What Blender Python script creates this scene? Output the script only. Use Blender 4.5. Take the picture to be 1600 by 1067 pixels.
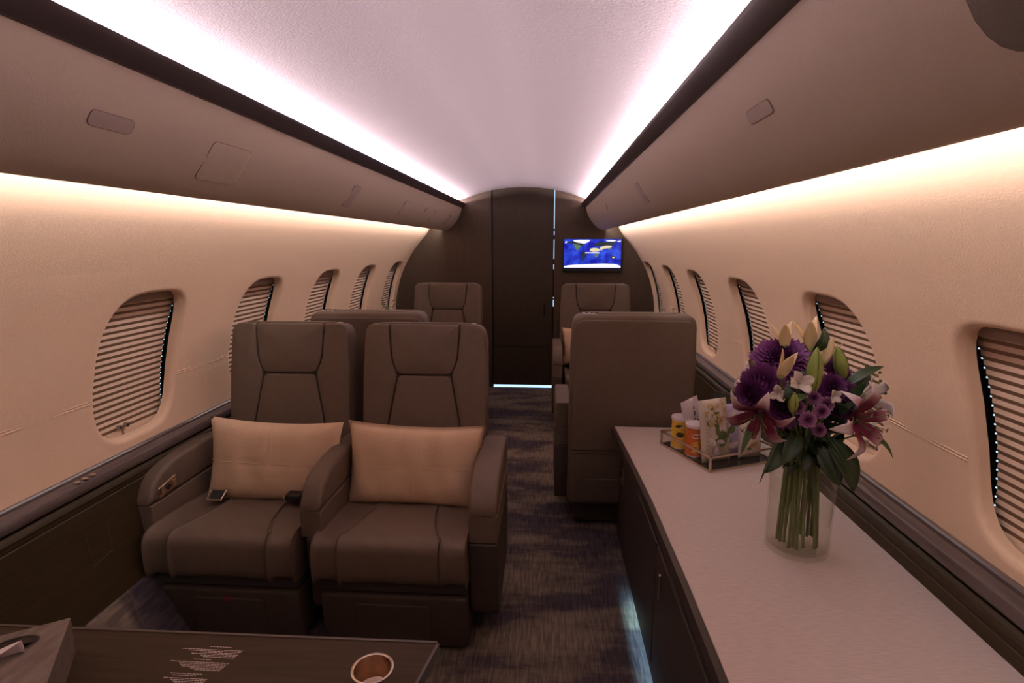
import bpy, bmesh, math, random
from mathutils import Vector, Matrix
random.seed(7)
PI = math.pi
sc = bpy.context.scene
COL = sc.collection
for o in list(bpy.data.objects):
    bpy.data.objects.remove(o)

# ------------------------------------------------------------ camera
cam_d = bpy.data.cameras.new('camera'); cam_d.sensor_width = 36; cam_d.lens = 19.125; cam_d.clip_start = 0.02
cam = bpy.data.objects.new('camera', cam_d); COL.objects.link(cam)
cam.location = (0.225, 0.0, 1.36)
PSI, TH = math.radians(3.710), math.radians(10.171)
F = Vector((-math.sin(PSI)*math.cos(TH), math.cos(PSI)*math.cos(TH), -math.sin(TH)))
R = Vector((math.cos(PSI), math.sin(PSI), 0)); U = R.cross(F)
cam.rotation_euler = Matrix((R, U, -F)).transposed().to_euler()
sc.camera = cam
# ------------------------------------------------------------ world, lights, exposure
w = bpy.data.worlds.new('world'); sc.world = w; w.use_nodes = True
w.node_tree.nodes['Background'].inputs[0].default_value = (0.5, 0.65, 1, 1)
w.node_tree.nodes['Background'].inputs[1].default_value = 0.02
sc.view_settings.view_transform = 'Standard'; sc.view_settings.look = 'None'
sc.view_settings.gamma = 1; sc.view_settings.use_curve_mapping = False
sc.view_settings.exposure = 0.0
sc.cycles.use_denoising = True
sc.cycles.max_bounces = 10; sc.cycles.diffuse_bounces = 5; sc.cycles.transparent_max_bounces = 24

Y0, Y1 = -0.75, 5.06           # cabin extent; near end cut short to darken surfaces facing it

def area(name, loc, direction, sx, sy, power, col, spread=PI):
    l = bpy.data.lights.new(name, 'AREA'); l.shape = 'RECTANGLE'; l.size = sx; l.size_y = sy
    l.energy = power; l.color = col; l.spread = spread
    o = bpy.data.objects.new(name, l); COL.objects.link(o); o.location = loc
    z = -Vector(direction).normalized(); y = Vector((0, 1, 0)); x = y.cross(z).normalized()
    o.rotation_euler = Matrix((x, y, z)).transposed().to_euler()
    return o
LEN = Y1 - Y0 - 0.06; YM = (Y0+Y1)/2
UP_COL = (1.0, 0.83, 0.88); LO_COL = (1.0, 0.92, 0.97)
for s in (-1, 1):
    area('ceiling_cove_light', (s*0.606, YM, 1.712), (-s*0.9, 0, 1), 0.014, LEN, 49.0, UP_COL)
    area('wall_wash_light', (s*0.748, YM, 1.500), (s*1.0, 0, -0.22), 0.010, LEN, 15.0, LO_COL)
area('credenza_floor_light', (0.580, 0.80, 0.056), (-0.2, 0, -1), 0.006, 2.3, 2.6, (0.38, 0.78, 1.0))

# ------------------------------------------------------------ materials
MATS = {}
def nodes(name):
    m = bpy.data.materials.new(name); m.use_nodes = True
    nt = m.node_tree; return m, nt, nt.nodes['Principled BSDF']
def coords(nt, scale=(1,1,1), kind='Object'):
    tc = nt.nodes.new('ShaderNodeTexCoord'); mp = nt.nodes.new('ShaderNodeMapping')
    mp.inputs['Scale'].default_value = scale
    nt.links.new(tc.outputs[kind], mp.inputs['Vector']); return mp.outputs['Vector']
def mat(name, col, rough=0.6, metal=0.0, col2=None, scale=(60,60,60), detail=3, bump=0.0, bscale=None, spec=None, emit=None, estr=1.0, lo=0.35, hi=0.65, sheen=0, coat=0):
    if name in MATS: return MATS[name]
    m, nt, b = nodes(name)
    b.inputs['Base Color'].default_value = (*col, 1); b.inputs['Roughness'].default_value = rough
    b.inputs['Metallic'].default_value = metal
    if spec is not None: b.inputs['Specular IOR Level'].default_value = spec
    if sheen: b.inputs['Sheen Weight'].default_value = sheen
    if coat: b.inputs['Coat Weight'].default_value = coat; b.inputs['Coat Roughness'].default_value = .15
    if emit: b.inputs['Emission Color'].default_value = (*emit, 1); b.inputs['Emission Strength'].default_value = estr
    if col2:
        n = nt.nodes.new('ShaderNodeTexNoise'); n.inputs['Scale'].default_value = 1; n.inputs['Detail'].default_value = detail
        nt.links.new(coords(nt, scale), n.inputs['Vector'])
        r = nt.nodes.new('ShaderNodeValToRGB'); r.color_ramp.elements[0].position = lo; r.color_ramp.elements[1].position = hi
        r.color_ramp.elements[0].color = (*col, 1); r.color_ramp.elements[1].color = (*col2, 1)
        nt.links.new(n.outputs['Fac'], r.inputs['Fac']); nt.links.new(r.outputs['Color'], b.inputs['Base Color'])
    if bump:
        n2 = nt.nodes.new('ShaderNodeTexNoise'); n2.inputs['Scale'].default_value = 1; n2.inputs['Detail'].default_value = 2
        nt.links.new(coords(nt, bscale or scale), n2.inputs['Vector'])
        bp = nt.nodes.new('ShaderNodeBump'); bp.inputs['Strength'].default_value = bump; bp.inputs['Distance'].default_value = 0.002
        nt.links.new(n2.outputs['Fac'], bp.inputs['Height']); nt.links.new(bp.outputs['Normal'], b.inputs['Normal'])
    MATS[name] = m; return m

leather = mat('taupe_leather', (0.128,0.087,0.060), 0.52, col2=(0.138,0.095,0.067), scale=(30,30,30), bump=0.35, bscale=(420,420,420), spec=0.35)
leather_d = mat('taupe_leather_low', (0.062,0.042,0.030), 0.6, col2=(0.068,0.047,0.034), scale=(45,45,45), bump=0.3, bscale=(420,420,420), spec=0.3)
seamm = mat('seam_shadow_thread', (0.05,0.038,0.032), 0.8)
wallm = mat('cream_wall_leather', (0.70,0.475,0.315), 0.62, col2=(0.71,0.485,0.323), scale=(25,25,25), bump=0.35, bscale=(300,300,300), spec=0.25)
ceilm = mat('pale_ceiling_fabric', (0.62,0.545,0.57), 0.85, col2=(0.635,0.56,0.585), scale=(30,200,30), bump=0.4, bscale=(150,500,150), spec=0.1)
binm = mat('taupe_bin_suede', (0.56,0.455,0.355), 0.55, col2=(0.57,0.465,0.362), scale=(60,60,60), bump=0.4, bscale=(350,350,350), spec=0.4)
striptrim = mat('dark_gloss_trim', (0.055,0.040,0.038), 0.35, spec=0.4)
ledgem = mat('brown_lacquered_ledge', (0.085,0.058,0.052), 0.32, col2=(0.105,0.074,0.066), scale=(120,8,120), spec=0.5, coat=0.3)
sidem = mat('brown_side_panel', (0.034,0.020,0.006), 0.55, col2=(0.044,0.027,0.010), scale=(90,6,90), bump=.2, bscale=(200,200,200), spec=0.3)
woodm = mat('dark_bulkhead_wood', (0.060,0.036,0.020), 0.5, col2=(0.074,0.046,0.027), scale=(160,160,7), detail=6, bump=0.15, bscale=(200,200,8), spec=0.35)
doorm = mat('dark_door_wood', (0.038,0.023,0.012), 0.55, col2=(0.048,0.030,0.017), scale=(160,160,7), detail=6, bump=0.15, bscale=(200,200,8), spec=0.35)
tablem = mat('walnut_table_veneer', (0.040,0.023,0.010), 0.6, col2=(0.054,0.033,0.016), scale=(6,110,60), detail=6, spec=0.2)
edgem = mat('table_edge_band', (0.075,0.055,0.042), 0.4)
credm = mat('dark_credenza_wood', (0.035,0.024,0.019), 0.4, col2=(0.05,0.036,0.029), scale=(80,6,60), detail=5, spec=0.4)
stonem = mat('pale_pink_counter', (0.49,0.40,0.36), 0.42, col2=(0.565,0.46,0.415), scale=(40,260,40), detail=5, bump=0.15, bscale=(300,600,300), spec=0.35)
slatm = mat('shade_fabric', (0.66,0.47,0.34), 0.85, spec=0.1)
headm = mat('recess_shaded_fabric', (0.26,0.18,0.13), 0.8, spec=.1)  # brown carries the shade of the window recess
blackm = mat('black_gap', (0.008,0.008,0.008), 0.7)
leakm = mat('daylight_leak_glow', (0.3,0.4,0.5), 0.5, emit=(0.62,0.84,1.0), estr=1.1)
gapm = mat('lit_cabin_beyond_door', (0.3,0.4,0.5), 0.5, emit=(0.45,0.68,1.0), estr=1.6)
steel = mat('brushed_steel', (0.55,0.50,0.45), 0.35, 1.0)
brass = mat('antique_brass', (0.62,0.46,0.34), 0.3, 1.0, col2=(0.50,0.36,0.25), scale=(60,60,60))
champ = mat('champagne_metal', (0.62,0.50,0.40), 0.32, 1.0)
pillowm = mat('tan_pillow_leather', (0.57,0.385,0.250), 0.6, col2=(0.61,0.415,0.272), scale=(14,14,14), bump=0.5, bscale=(260,260,260), spec=0.25)
plastic = mat('dark_plastic', (0.02,0.018,0.016), 0.4)
paper = mat('white_tissue_paper', (0.72,0.62,0.60), 0.9)
boxwood = mat('grey_wood_box', (0.12,0.088,0.072), 0.5, col2=(0.20,0.155,0.13), scale=(60,18,60), detail=6)
printm = mat('white_print', (0.55,0.45,0.40), 0.8)
tvframe = mat('screen_bezel', (0.01,0.01,0.012), 0.3)

def carpet():
    m, nt, b = nodes('patterned_carpet')
    b.inputs['Roughness'].default_value = 0.95; b.inputs['Specular IOR Level'].default_value = 0.05
    v = coords(nt, (1.5, 4.6, 1)); n = nt.nodes.new('ShaderNodeTexNoise'); n.inputs['Scale'].default_value = 1; n.inputs['Detail'].default_value = 5; n.inputs['Roughness'].default_value=.6
    nt.links.new(v, n.inputs['Vector'])
    r = nt.nodes.new('ShaderNodeValToRGB'); e = r.color_ramp.elements
    e[0].position = .40; e[0].color = (0.080,0.064,0.074,1); e[1].position = .60; e[1].color = (0.23,0.18,0.135,1)
    k = e.new(.475); k.color = (0.100,0.078,0.078,1); k = e.new(.505); k.color = (0.150,0.118,0.093,1)
    nt.links.new(n.outputs['Fac'], r.inputs['Fac'])
    v2 = coords(nt, (130, 11, 1)); n2 = nt.nodes.new('ShaderNodeTexNoise'); n2.inputs['Scale'].default_value = 1; n2.inputs['Detail'].default_value = 4
    nt.links.new(v2, n2.inputs['Vector'])
    r2 = nt.nodes.new('ShaderNodeValToRGB'); r2.color_ramp.elements[0].position=.38; r2.color_ramp.elements[0].color=(.66,.66,.72,1); r2.color_ramp.elements[1].position=.6; r2.color_ramp.elements[1].color=(1.15,1.12,1.1,1)
    nt.links.new(n2.outputs['Fac'], r2.inputs['Fac'])
    mx = nt.nodes.new('ShaderNodeMix'); mx.data_type='RGBA'; mx.blend_type='MULTIPLY'; mx.inputs['Factor'].default_value=1
    nt.links.new(r.outputs['Color'], mx.inputs[6]); nt.links.new(r2.outputs['Color'], mx.inputs[7]); nt.links.new(mx.outputs[2], b.inputs['Base Color'])
    n3 = nt.nodes.new('ShaderNodeTexNoise'); n3.inputs['Scale'].default_value = 400; bp = nt.nodes.new('ShaderNodeBump'); bp.inputs['Strength'].default_value=.6; bp.inputs['Distance'].default_value=.003
    nt.links.new(coords(nt), n3.inputs['Vector']); nt.links.new(n3.outputs['Fac'], bp.inputs['Height']); nt.links.new(bp.outputs['Normal'], b.inputs['Normal'])
    return m
carpetm = carpet()
def glassy(name, tint, fac=0.10, ior=1.45):
    m = bpy.data.materials.new(name); m.use_nodes = True; nt = m.node_tree
    for n in list(nt.nodes): nt.nodes.remove(n)
    out = nt.nodes.new('ShaderNodeOutputMaterial'); t = nt.nodes.new('ShaderNodeBsdfTransparent'); g = nt.nodes.new('ShaderNodeBsdfGlossy')
    g.inputs['Roughness'].default_value = .04; t.inputs['Color'].default_value = (*tint, 1)
    lw = nt.nodes.new('ShaderNodeLayerWeight'); lw.inputs['Blend'].default_value = .5
    pw_ = nt.nodes.new('ShaderNodeMath'); pw_.operation = 'POWER'; pw_.inputs[1].default_value = 4.0; nt.links.new(lw.outputs['Facing'], pw_.inputs[0])
    ma = nt.nodes.new('ShaderNodeMath'); ma.operation = 'MULTIPLY_ADD'; ma.inputs[1].default_value = .5*(ior-1)/.45; ma.inputs[2].default_value = fac*.12; nt.links.new(pw_.outputs[0], ma.inputs[0])
    mx = nt.nodes.new('ShaderNodeMixShader'); nt.links.new(ma.outputs[0], mx.inputs[0]); nt.links.new(t.outputs[0], mx.inputs[1]); nt.links.new(g.outputs[0], mx.inputs[2])
    nt.links.new(mx.outputs[0], out.inputs[0]); return m
glassm = glassy('clear_glass', (0.975,0.98,0.97)); waterm = glassy('vase_water', (0.97,0.97,0.94), ior=1.2)

# ------------------------------------------------------------ mesh helpers
def link(name, verts, faces, m, parent=None, smooth=False, mi=None, ang=40):
    me = bpy.data.meshes.new(name); me.from_pydata([tuple(v) for v in verts], [], faces)
    ms = m if isinstance(m, (list, tuple)) else [m]
    for x in ms: me.materials.append(x)
    if mi: 
        for p, i in zip(me.polygons, mi): p.material_index = i
    me.validate()
    bm = bmesh.new(); bm.from_mesh(me); bmesh.ops.recalc_face_normals(bm, faces=bm.faces)
    if smooth:
        for f in bm.faces: f.smooth = True
        for e in bm.edges:
            if len(e.link_faces) == 2 and e.calc_face_angle(0) > math.radians(ang): e.smooth = False
    bm.to_mesh(me); bm.free()
    o = bpy.data.objects.new(name, me); COL.objects.link(o)
    if parent: o.parent = parent
    return o
def empty(name, loc=(0,0,0), rz=0):
    o = bpy.data.objects.new(name, None); COL.objects.link(o); o.location = loc; o.rotation_euler = (0,0,rz); o.empty_display_size = .05
    return o
def tag(o, label=None, cat=None, group=None, kind=None):
    if label: o['label'] = label
    if cat: o['category'] = cat
    if group: o['group'] = group
    if kind: o['kind'] = kind
    return o
def dup(o, parent=None):
    c = o.copy(); COL.objects.link(c)
    if parent: c.parent = parent
    for ch in list(o.children): dup(ch, c)
    return c
class MB:
    def __init__(s): s.v=[]; s.f=[]; s.m=[]
    def add(s, v, f, mi=0):
        n=len(s.v); s.v += [Vector(p) for p in v]; s.f += [tuple(i+n for i in q) for q in f]; s.m += [mi]*len(f); return s
    def build(s, name, m, parent=None, smooth=False, ang=40): return link(name, s.v, s.f, m, parent, smooth, s.m if isinstance(m,(list,tuple)) else None, ang)
def boxg(x0,x1,y0,y1,z0,z1):
    v=[(x,y,z) for z in (z0,z1) for y in (y0,y1) for x in (x0,x1)]
    return v, [(0,2,3,1),(4,5,7,6),(0,1,5,4),(2,6,7,3),(0,4,6,2),(1,3,7,5)]
def rbox(x0,x1,y0,y1,z0,z1,r=.01,seg=3,xf=None):
    bm=bmesh.new(); v,f=boxg(x0,x1,y0,y1,z0,z1); vs=[bm.verts.new(p) for p in v]
    for q in f: bm.faces.new([vs[i] for i in q])
    bmesh.ops.recalc_face_normals(bm, faces=bm.faces)
    bmesh.ops.bevel(bm, geom=list(bm.edges), offset=r, segments=seg, profile=.5, affect='EDGES')
    bm.verts.index_update(); vv=[xf(x.co.copy()) if xf else x.co.copy() for x in bm.verts]; ff=[tuple(x.index for x in q.verts) for q in bm.faces]; bm.free()
    return vv, ff
def prism(poly, y0, y1, axis='y', cap=True):
    n=len(poly)
    P = {'y':lambda a,b,t:(a,t,b), 'x':lambda a,b,t:(t,a,b), 'z':lambda a,b,t:(a,b,t)}[axis]
    v=[P(a,b,y0) for a,b in poly]+[P(a,b,y1) for a,b in poly]
    f=[(i,(i+1)%n,n+(i+1)%n,n+i) for i in range(n)]
    if cap: f+= [tuple(range(n)), tuple(range(n,2*n))]
    return v,f
def tube(path, r, n=8, closed=False, cap=True):
    path=[Vector(p) for p in path]; m=len(path); V=[];Fc=[]
    rs = r if isinstance(r,(list,tuple)) else [r]*m
    ref=None
    for i,p in enumerate(path):
        a=path[(i-1)%m] if (closed or i>0) else p; b=path[(i+1)%m] if (closed or i<m-1) else p
        t=(b-a).normalized()
        if ref is None: ref = Vector((0,0,1)) if abs(t.z)<.9 else Vector((1,0,0))
        u=(ref - t*ref.dot(t)).normalized(); w_=t.cross(u); ref=u
        for k in range(n):
            an=2*PI*k/n; V.append(p+(u*math.cos(an)+w_*math.sin(an))*rs[i])
    M = m if closed else m-1
    for i in range(M):
        for k in range(n):
            a=i*n+k; b=i*n+(k+1)%n; c=((i+1)%m)*n+(k+1)%n; d=((i+1)%m)*n+k; Fc.append((a,b,c,d))
    if cap and not closed: Fc += [tuple(range(n)), tuple((m-1)*n+k for k in range(n))]
    return V,Fc
def lathe(prof, n=28, c=(0,0,0), cap=False):
    V=[];Fc=[]
    for r,z in prof:
        for k in range(n): V.append((c[0]+r*math.cos(2*PI*k/n), c[1]+r*math.sin(2*PI*k/n), c[2]+z))
    for i in range(len(prof)-1):
        for k in range(n): Fc.append((i*n+k, i*n+(k+1)%n, (i+1)*n+(k+1)%n, (i+1)*n+k))
    if cap: Fc += [tuple(range(n)), tuple((len(prof)-1)*n+k for k in range(n))]
    return V,Fc
def slab(poly, x0, x1, r):
    P=[Vector(p) for p in poly]; n=len(P); ar=sum(P[i].x*P[(i+1)%n].y-P[(i+1)%n].x*P[i].y for i in range(n)); sg=1 if ar>0 else -1
    N=[]
    for i in range(n):
        a=(P[i]-P[i-1]).normalized(); b=(P[(i+1)%n]-P[i]).normalized(); na=Vector((-a.y,a.x))*sg; nb=Vector((-b.y,b.x))*sg
        m_=na+nb; N.append(m_/max(.35,(1+na.dot(nb))))
    rr=[]
    for k in range(5):
        a=PI/2*k/4; rr.append((x0+r*(1-math.sin(a)), r*(1-math.cos(a))))
    rr=rr[::-1]; rr=[(x0+r*(1-math.cos(PI/2*k/4)), r*(1-math.sin(PI/2*k/4))) for k in range(5)]+[(x1-r*(1-math.cos(PI/2*k/4)), r*(1-math.sin(PI/2*k/4))) for k in range(4,-1,-1)]
    V=[(x,(P[i]+N[i]*d).x,(P[i]+N[i]*d).y) for x,d in rr for i in range(n)]
    Fc=[(j*n+i,j*n+(i+1)%n,(j+1)*n+(i+1)%n,(j+1)*n+i) for j in range(len(rr)-1) for i in range(n)]+[tuple(range(n)),tuple((len(rr)-1)*n+i for i in range(n))]
    return V,Fc
def roundpoly(pts, rs, seg=4):
    out=[]; n=len(pts)
    rs = rs if isinstance(rs,(list,tuple)) else [rs]*n
    for i in range(n):
        p=Vector(pts[i]); a=Vector(pts[i-1]); b=Vector(pts[(i+1)%n]); r=rs[i]
        da=(a-p); db=(b-p); r=min(r, da.length*.45, db.length*.45)
        pa=p+da.normalized()*r; pb=p+db.normalized()*r
        for k in range(seg+1):
            t=k/seg; out.append(tuple((1-t)**2*pa+2*t*(1-t)*p+t*t*pb))
    return out
def densify(pts, d):
    out=[]; n=len(pts)
    for i in range(n):
        a=Vector(pts[i]); b=Vector(pts[(i+1)%n]); k=max(1,int((b-a).length/d))
        for j in range(k): out.append(tuple(a.lerp(b,j/k)))
    return out
def pad(outline, edge=.012, crown=.01, depth=.02, place=None, dens=.04, gap=0.0):
    """pillowy panel: outline in (a,b), height h toward +; place(a,b,h)->xyz"""
    P=[Vector(p) for p in densify(outline, dens)]; n=len(P); c=sum(P,Vector((0,0)))/n
    # edge inset distances by normals
    area_=sum(P[i].x*P[(i+1)%n].y-P[(i+1)%n].x*P[i].y for i in range(n)); sg=1 if area_>0 else -1
    N=[]
    for i in range(n):
        t=(P[(i+1)%n]-P[i-1]).normalized(); N.append(Vector((-t.y,t.x))*sg)
    V=[];Fc=[]; rings=[(gap,-depth),(gap,0)]
    for k in range(1,5):
        a=PI/2*k/4; rings.append((gap+edge*(1-math.cos(a)), edge*math.sin(a)))
    allr=[]
    for d,h in rings: allr.append([(P[i]+N[i]*d, h) for i in range(n)])
    base=[q for q,_ in allr[-1]]
    for s in (.96,.88,.76,.6,.4,.2): allr.append([(c+(q-c)*s, edge+crown*(1-s**2.2)) for q in base])
    for ring in allr:
        for q,h in ring: V.append(place(q.x,q.y,h) if place else (q.x,q.y,h))
    for i in range(len(allr)-1):
        for k in range(n): Fc.append((i*n+k,i*n+(k+1)%n,(i+1)*n+(k+1)%n,(i+1)*n+k))
    Fc.append(tuple((len(allr)-1)*n+k for k in range(n))); Fc.append(tuple(range(n)))
    return V,Fc

# ------------------------------------------------------------ cabin shell
def wx(z):                      # half width of the cabin wall at height z
    e = lambda q: 1.21*math.sqrt(max(0, 1-((q-.72)/1.075)**2))
    if z <= 1.42: return e(z)
    m = (e(1.42)-e(1.41))/.01; t = min(z, 1.56)-1.42      # eases to vertical behind the bin
    return e(1.42)+m*(t-t*t/(2*.14))
def wn(z):                      # outward normal in the (x,z) plane
    h=.003; d=(wx(z+h)-wx(z-h))/(2*h); l=math.hypot(1,d)
    return (1/l, -d/l)
WIN = {1:[1.055,1.77,2.55,3.335,4.075,4.855], -1:[1.0,1.755,2.50,3.255,3.995,4.775]}
HW, ZT, ZB = 0.187, 1.197, 0.70
ZC, HZ = (ZT+ZB)/2, (ZT-ZB)/2
NO = 48
def outline(k, grow=0.0):
    a=2*PI*(k+.5)/NO; n=3.6
    c,s_=math.cos(a),math.sin(a)
    u=math.copysign(abs(c)**(2/n),c); v=math.copysign(abs(s_)**(2/n),s_)
    return u*(HW+grow), v*(HZ+grow)
def build_wall(side, name):
    mb=MB(); S=side
    def P(y,z,d=0):
        nx,nz=wn(z); return (S*(wx(z)+nx*d), y, z+nz*d)
    zlo,zhi=.62,1.28
    ys=WIN[side]; bounds=[Y0]+[ys[0]-.36]+[(ys[i]+ys[i+1])/2 for i in range(5)]+[Y1]
    # full-height strips below and above the window band, and the band behind the camera
    def grid(y0,y1,z0,z1,ny,nz):
        V=[P(y0+(y1-y0)*i/ny, z0+(z1-z0)*j/nz) for j in range(nz+1) for i in range(ny+1)]
        Fc=[(j*(ny+1)+i,j*(ny+1)+i+1,(j+1)*(ny+1)+i+1,(j+1)*(ny+1)+i) for j in range(nz) for i in range(ny)]
        mb.add(V,Fc)
    grid(Y0,Y1,.30,zlo,8,10); grid(Y0,Y1,zhi,1.58,8,24)
    grid(bounds[0],bounds[1],zlo,zhi,4,20)
    for i,yc in enumerate(ys):
        y0,y1=bounds[i+1],bounds[i+2]
        # ring morph from the rectangle cell to the window outline
        rect=[]
        for k in range(NO):
            u,v=outline(k); a=math.atan2(v,u)
            # project on rectangle
            rx=(y1-yc) if math.cos(a)>0 else (yc-y0); rz=(zhi-ZC) if math.sin(a)>0 else (ZC-zlo)
            t=min(rx/abs(math.cos(a)) if abs(math.cos(a))>1e-6 else 9, rz/abs(math.sin(a)) if abs(math.sin(a))>1e-6 else 9)
            rect.append((t*math.cos(a), t*math.sin(a)))
        # snap corners
        for cyv,czv in ((y1-yc,zhi-ZC),(y0-yc,zhi-ZC),(y0-yc,zlo-ZC),(y1-yc,zlo-ZC)):
            j=min(range(NO),key=lambda q:(rect[q][0]-cyv)**2+(rect[q][1]-czv)**2); rect[j]=(cyv,czv)
        rings=[]
        for t in (0,.3,.6,.8,.93):
            rings.append([(rect[k][0]*(1-t)+outline(k,.014)[0]*t, rect[k][1]*(1-t)+outline(k,.014)[1]*t, 0) for k in range(NO)])
        rings.append([(*outline(k,.014),0) for k in range(NO)])
        for a in (25,50,75,90):
            a=math.radians(a); rings.append([(*outline(k,.014-.018*math.sin(a)),.018*(1-math.cos(a))) for k in range(NO)])
        rings.append([(*outline(k,-.006),.034) for k in range(NO)])
        V=[P(yc+a,ZC+b,d) for r_ in rings for a,b,d in r_]
        Fc=[(j*NO+k,j*NO+(k+1)%NO,(j+1)*NO+(k+1)%NO,(j+1)*NO+k) for j in range(len(rings)-1) for k in range(NO)]
        mb.add(V,Fc)
    o=mb.build(name,wallm,None,True,60); tag(o,kind='structure')
    # outer skin behind the shades keeps the daylight out
    sk=MB(); n=14
    V=[(S*(wx(.30+1.16*j/n)+.085),y,.30+1.16*j/n) for j in range(n+1) for y in (Y0,Y1)]
    sk.add(V,[(2*j,2*j+1,2*j+3,2*j+2) for j in range(n)]); s2=sk.build('outer_skin',blackm,o)
    # stitched seam: two threads of raised piping
    for dz in (0,.008):
        for a,b in [(Y0,ys[0]-HW-.014)]+[(ys[i]+HW+.012,ys[i+1]-HW-.012) for i in range(5)]+[(ys[5]+HW+.012,Y1)]:
            zz=.866+dz; V,Fc=tube([(S*(wx(zz)-.0006),a,zz),(S*(wx(zz)-.0006),b,zz)],.0016,5); link('stitched_seam',V,Fc,wallm,o)
    return o
wl=build_wall(-1,'wall_left'); wr=build_wall(1,'wall_right')

# pleated window shades
fold_mesh={}
def make_fold(i, n, side):
    z0=.722+i*.0205; z1=z0+.0205
    def P(y,z,d):
        nx,nz=wn(z); return (side*(wx(z)+nx*d), y, z+nz*d)
    HWS=.179; zm=z0+.0205*.50
    V=[];Fc=[]
    pts=[(z0,.0510),(zm,.0488),(z1,.0510),(z1,.0555),(z0,.0555)]
    for y in (-HWS,HWS):
        for z,d in pts: V.append(P(y,z,d))
    k=len(pts); Fc=[(j,(j+1)%k,k+(j+1)%k,k+j) for j in range(k)]+[tuple(range(k)),tuple(range(k,2*k))]
    return V,Fc
wnum=0
foldmats=mat('crease_painted_shade',(0.20,0.12,0.07),.9,spec=.05)  # dark face painted as the shade under each pleat
proto={}
NF=21
for side in (-1,1):
    for yc in WIN[side]:
        wnum+=1; root=empty('window_%d'%wnum,(0,yc,0)); tag(root,kind='structure')
        if side not in proto:
            lst=[]
            def P(y,z,d):
                nx,nz=wn(z); return (side*(wx(z)+nx*d), y, z+nz*d)
            for i in range(NF):
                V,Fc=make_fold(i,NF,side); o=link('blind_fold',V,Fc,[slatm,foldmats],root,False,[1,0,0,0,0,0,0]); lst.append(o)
            zt=.722+NF*.0205
            # header cassette and bottom rail
            V=[P(y,z,d) for y in (-.172,.172) for z,d in ((zt,.040),(zt+.003,.032),(1.23,.032),(1.23,.058),(zt,.058))]
            lst.append(link('blind_header',V,[(0,1,6,5),(1,2,7,6),(2,3,8,7),(3,4,9,8),(4,0,5,9),(0,1,2,3,4),(5,6,7,8,9)],headm,root))
            V=[P(y,z,d) for y in (-.168,.168) for z,d in ((.690,.038),(.722,.040),(.722,.058),(.690,.058))]
            lst.append(link('bottom_rail',V,[(0,1,5,4),(1,2,6,5),(2,3,7,6),(3,0,4,7),(0,1,2,3),(4,5,6,7)],wallm,root))
            mb=MB()
            for k in range(19):
                z=.765+k*.0205
                p=Vector(P(.1815,z,.051)); V,Fc=lathe([(0.0001,-.002),(.0020,-.0016),(.0026,0),(.0020,.0016),(.0001,.002)],6,p); mb.add(V,Fc)
            o=mb.build('daylight_leak_beads',leakm,root); o['kind']='stuff'; lst.append(o)  # glowing beads added for daylight leaking past the folds
            for dy in (-.05,-.018):
                p=Vector(P(dy,.735,.034)); V,Fc=tube([p+Vector((-side*.004,0,0)),p+Vector((side*.006,0,0))],.0085,12); kn=link('blind_cord_knob',V,Fc,steel,root,True); lst.append(kn)
                V,Fc=tube([p+Vector((-side*.006,0,0)),p+Vector((-side*.0035,0,0))],.004,8); c=link('knob_centre',V,Fc,plastic,kn)
            V,Fc=tube([P(-.034,.735,.036),P(-.034,.70,.036)],.003,6); lst.append(link('cord',V,Fc,headm,root))
            proto[side]=lst
        else:
            for o in proto[side]: dup(o,root)

# ceiling
cp=[(0,1.864),(.14,1.858),(.27,1.840),(.36,1.820),(.44,1.797),(.52,1.770),(.60,1.748),(.66,1.728),(.70,1.695),(.71,1.66)]
cpf=[(-x,z) for x,z in cp[::-1]]+cp[1:]
def sheet(name,prof,m,kind='structure',y0=Y0,y1=Y1,thick=.02,parent=None):
    n=len(prof); V=[(x,y,z) for y in (y0,y1) for x,z in prof]+[(x,y,z+thick) for y in (y0,y1) for x,z in prof]
    Fc=[(i,i+1,n+i+1,n+i) for i in range(n-1)]+[(2*n+i,2*n+i+1,3*n+i+1,3*n+i) for i in range(n-1)]
    Fc+=[(0,n,3*n,2*n),(n-1,2*n-1,4*n-1,3*n-1)]
    o=link(name,V,Fc,m,parent,True,None,50)
    if kind: tag(o,kind=kind)
    return o
ceil=sheet('ceiling',cpf,ceilm)
# floor with the carpeted rise along each sidewall
fl=link('floor',[(x,y,z) for x,z in ((-1.15,.30),(-1.09,.27),(-.985,.015),(-.955,0),(.955,0),(.985,.015),(1.09,.27),(1.15,.30)) for y in (Y0,Y1+.02)],[(2*i,2*i+1,2*i+3,2*i+2) for i in range(7)],carpetm); tag(fl,kind='structure')
# bulkhead ahead: two fixed panels, the sliding door between them
def bulk(x0,x1,zf,zt,y,t,n=24):
    xs=[x0+(x1-x0)*i/n for i in range(n+1)]
    def top(x):
        a=abs(x); 
        c=[1.90-.14*a*a, ]; return 1.93 if a<.9 else 1.6
    poly=[(x0,zf),(x1,zf),(x1,zt),(x0,zt)]
    return prism(poly,y,y+t)
mb=MB(); mb.add(*bulk(-1.32,-.292,-.02,1.95,Y1,.04)); bl=mb.build('wall_far_left',woodm); tag(bl,kind='structure')
mb=MB(); mb.add(*bulk(.2850,1.32,-.02,1.95,Y1,.04)); br=mb.build('wall_far_right',woodm); tag(br,kind='structure')
mb=MB(); mb.add(*boxg(-1.32,1.32,Y0-.04,Y0,-.02,1.95)); o=mb.build('wall_near',woodm); tag(o,kind='structure')  # unseen dark end wall, set close to cut light from behind the camera
door=link('door_1',*rbox(-.284,.279,Y1+.012,Y1+.045,.026,1.93,.003,1),doorm); tag(door,kind='structure')
V,Fc=rbox(.19,.203,Y1+.006,Y1+.016,.70,.80,.004,2); link('door_pull',V,Fc,plastic,door)
mb=MB()
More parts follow.
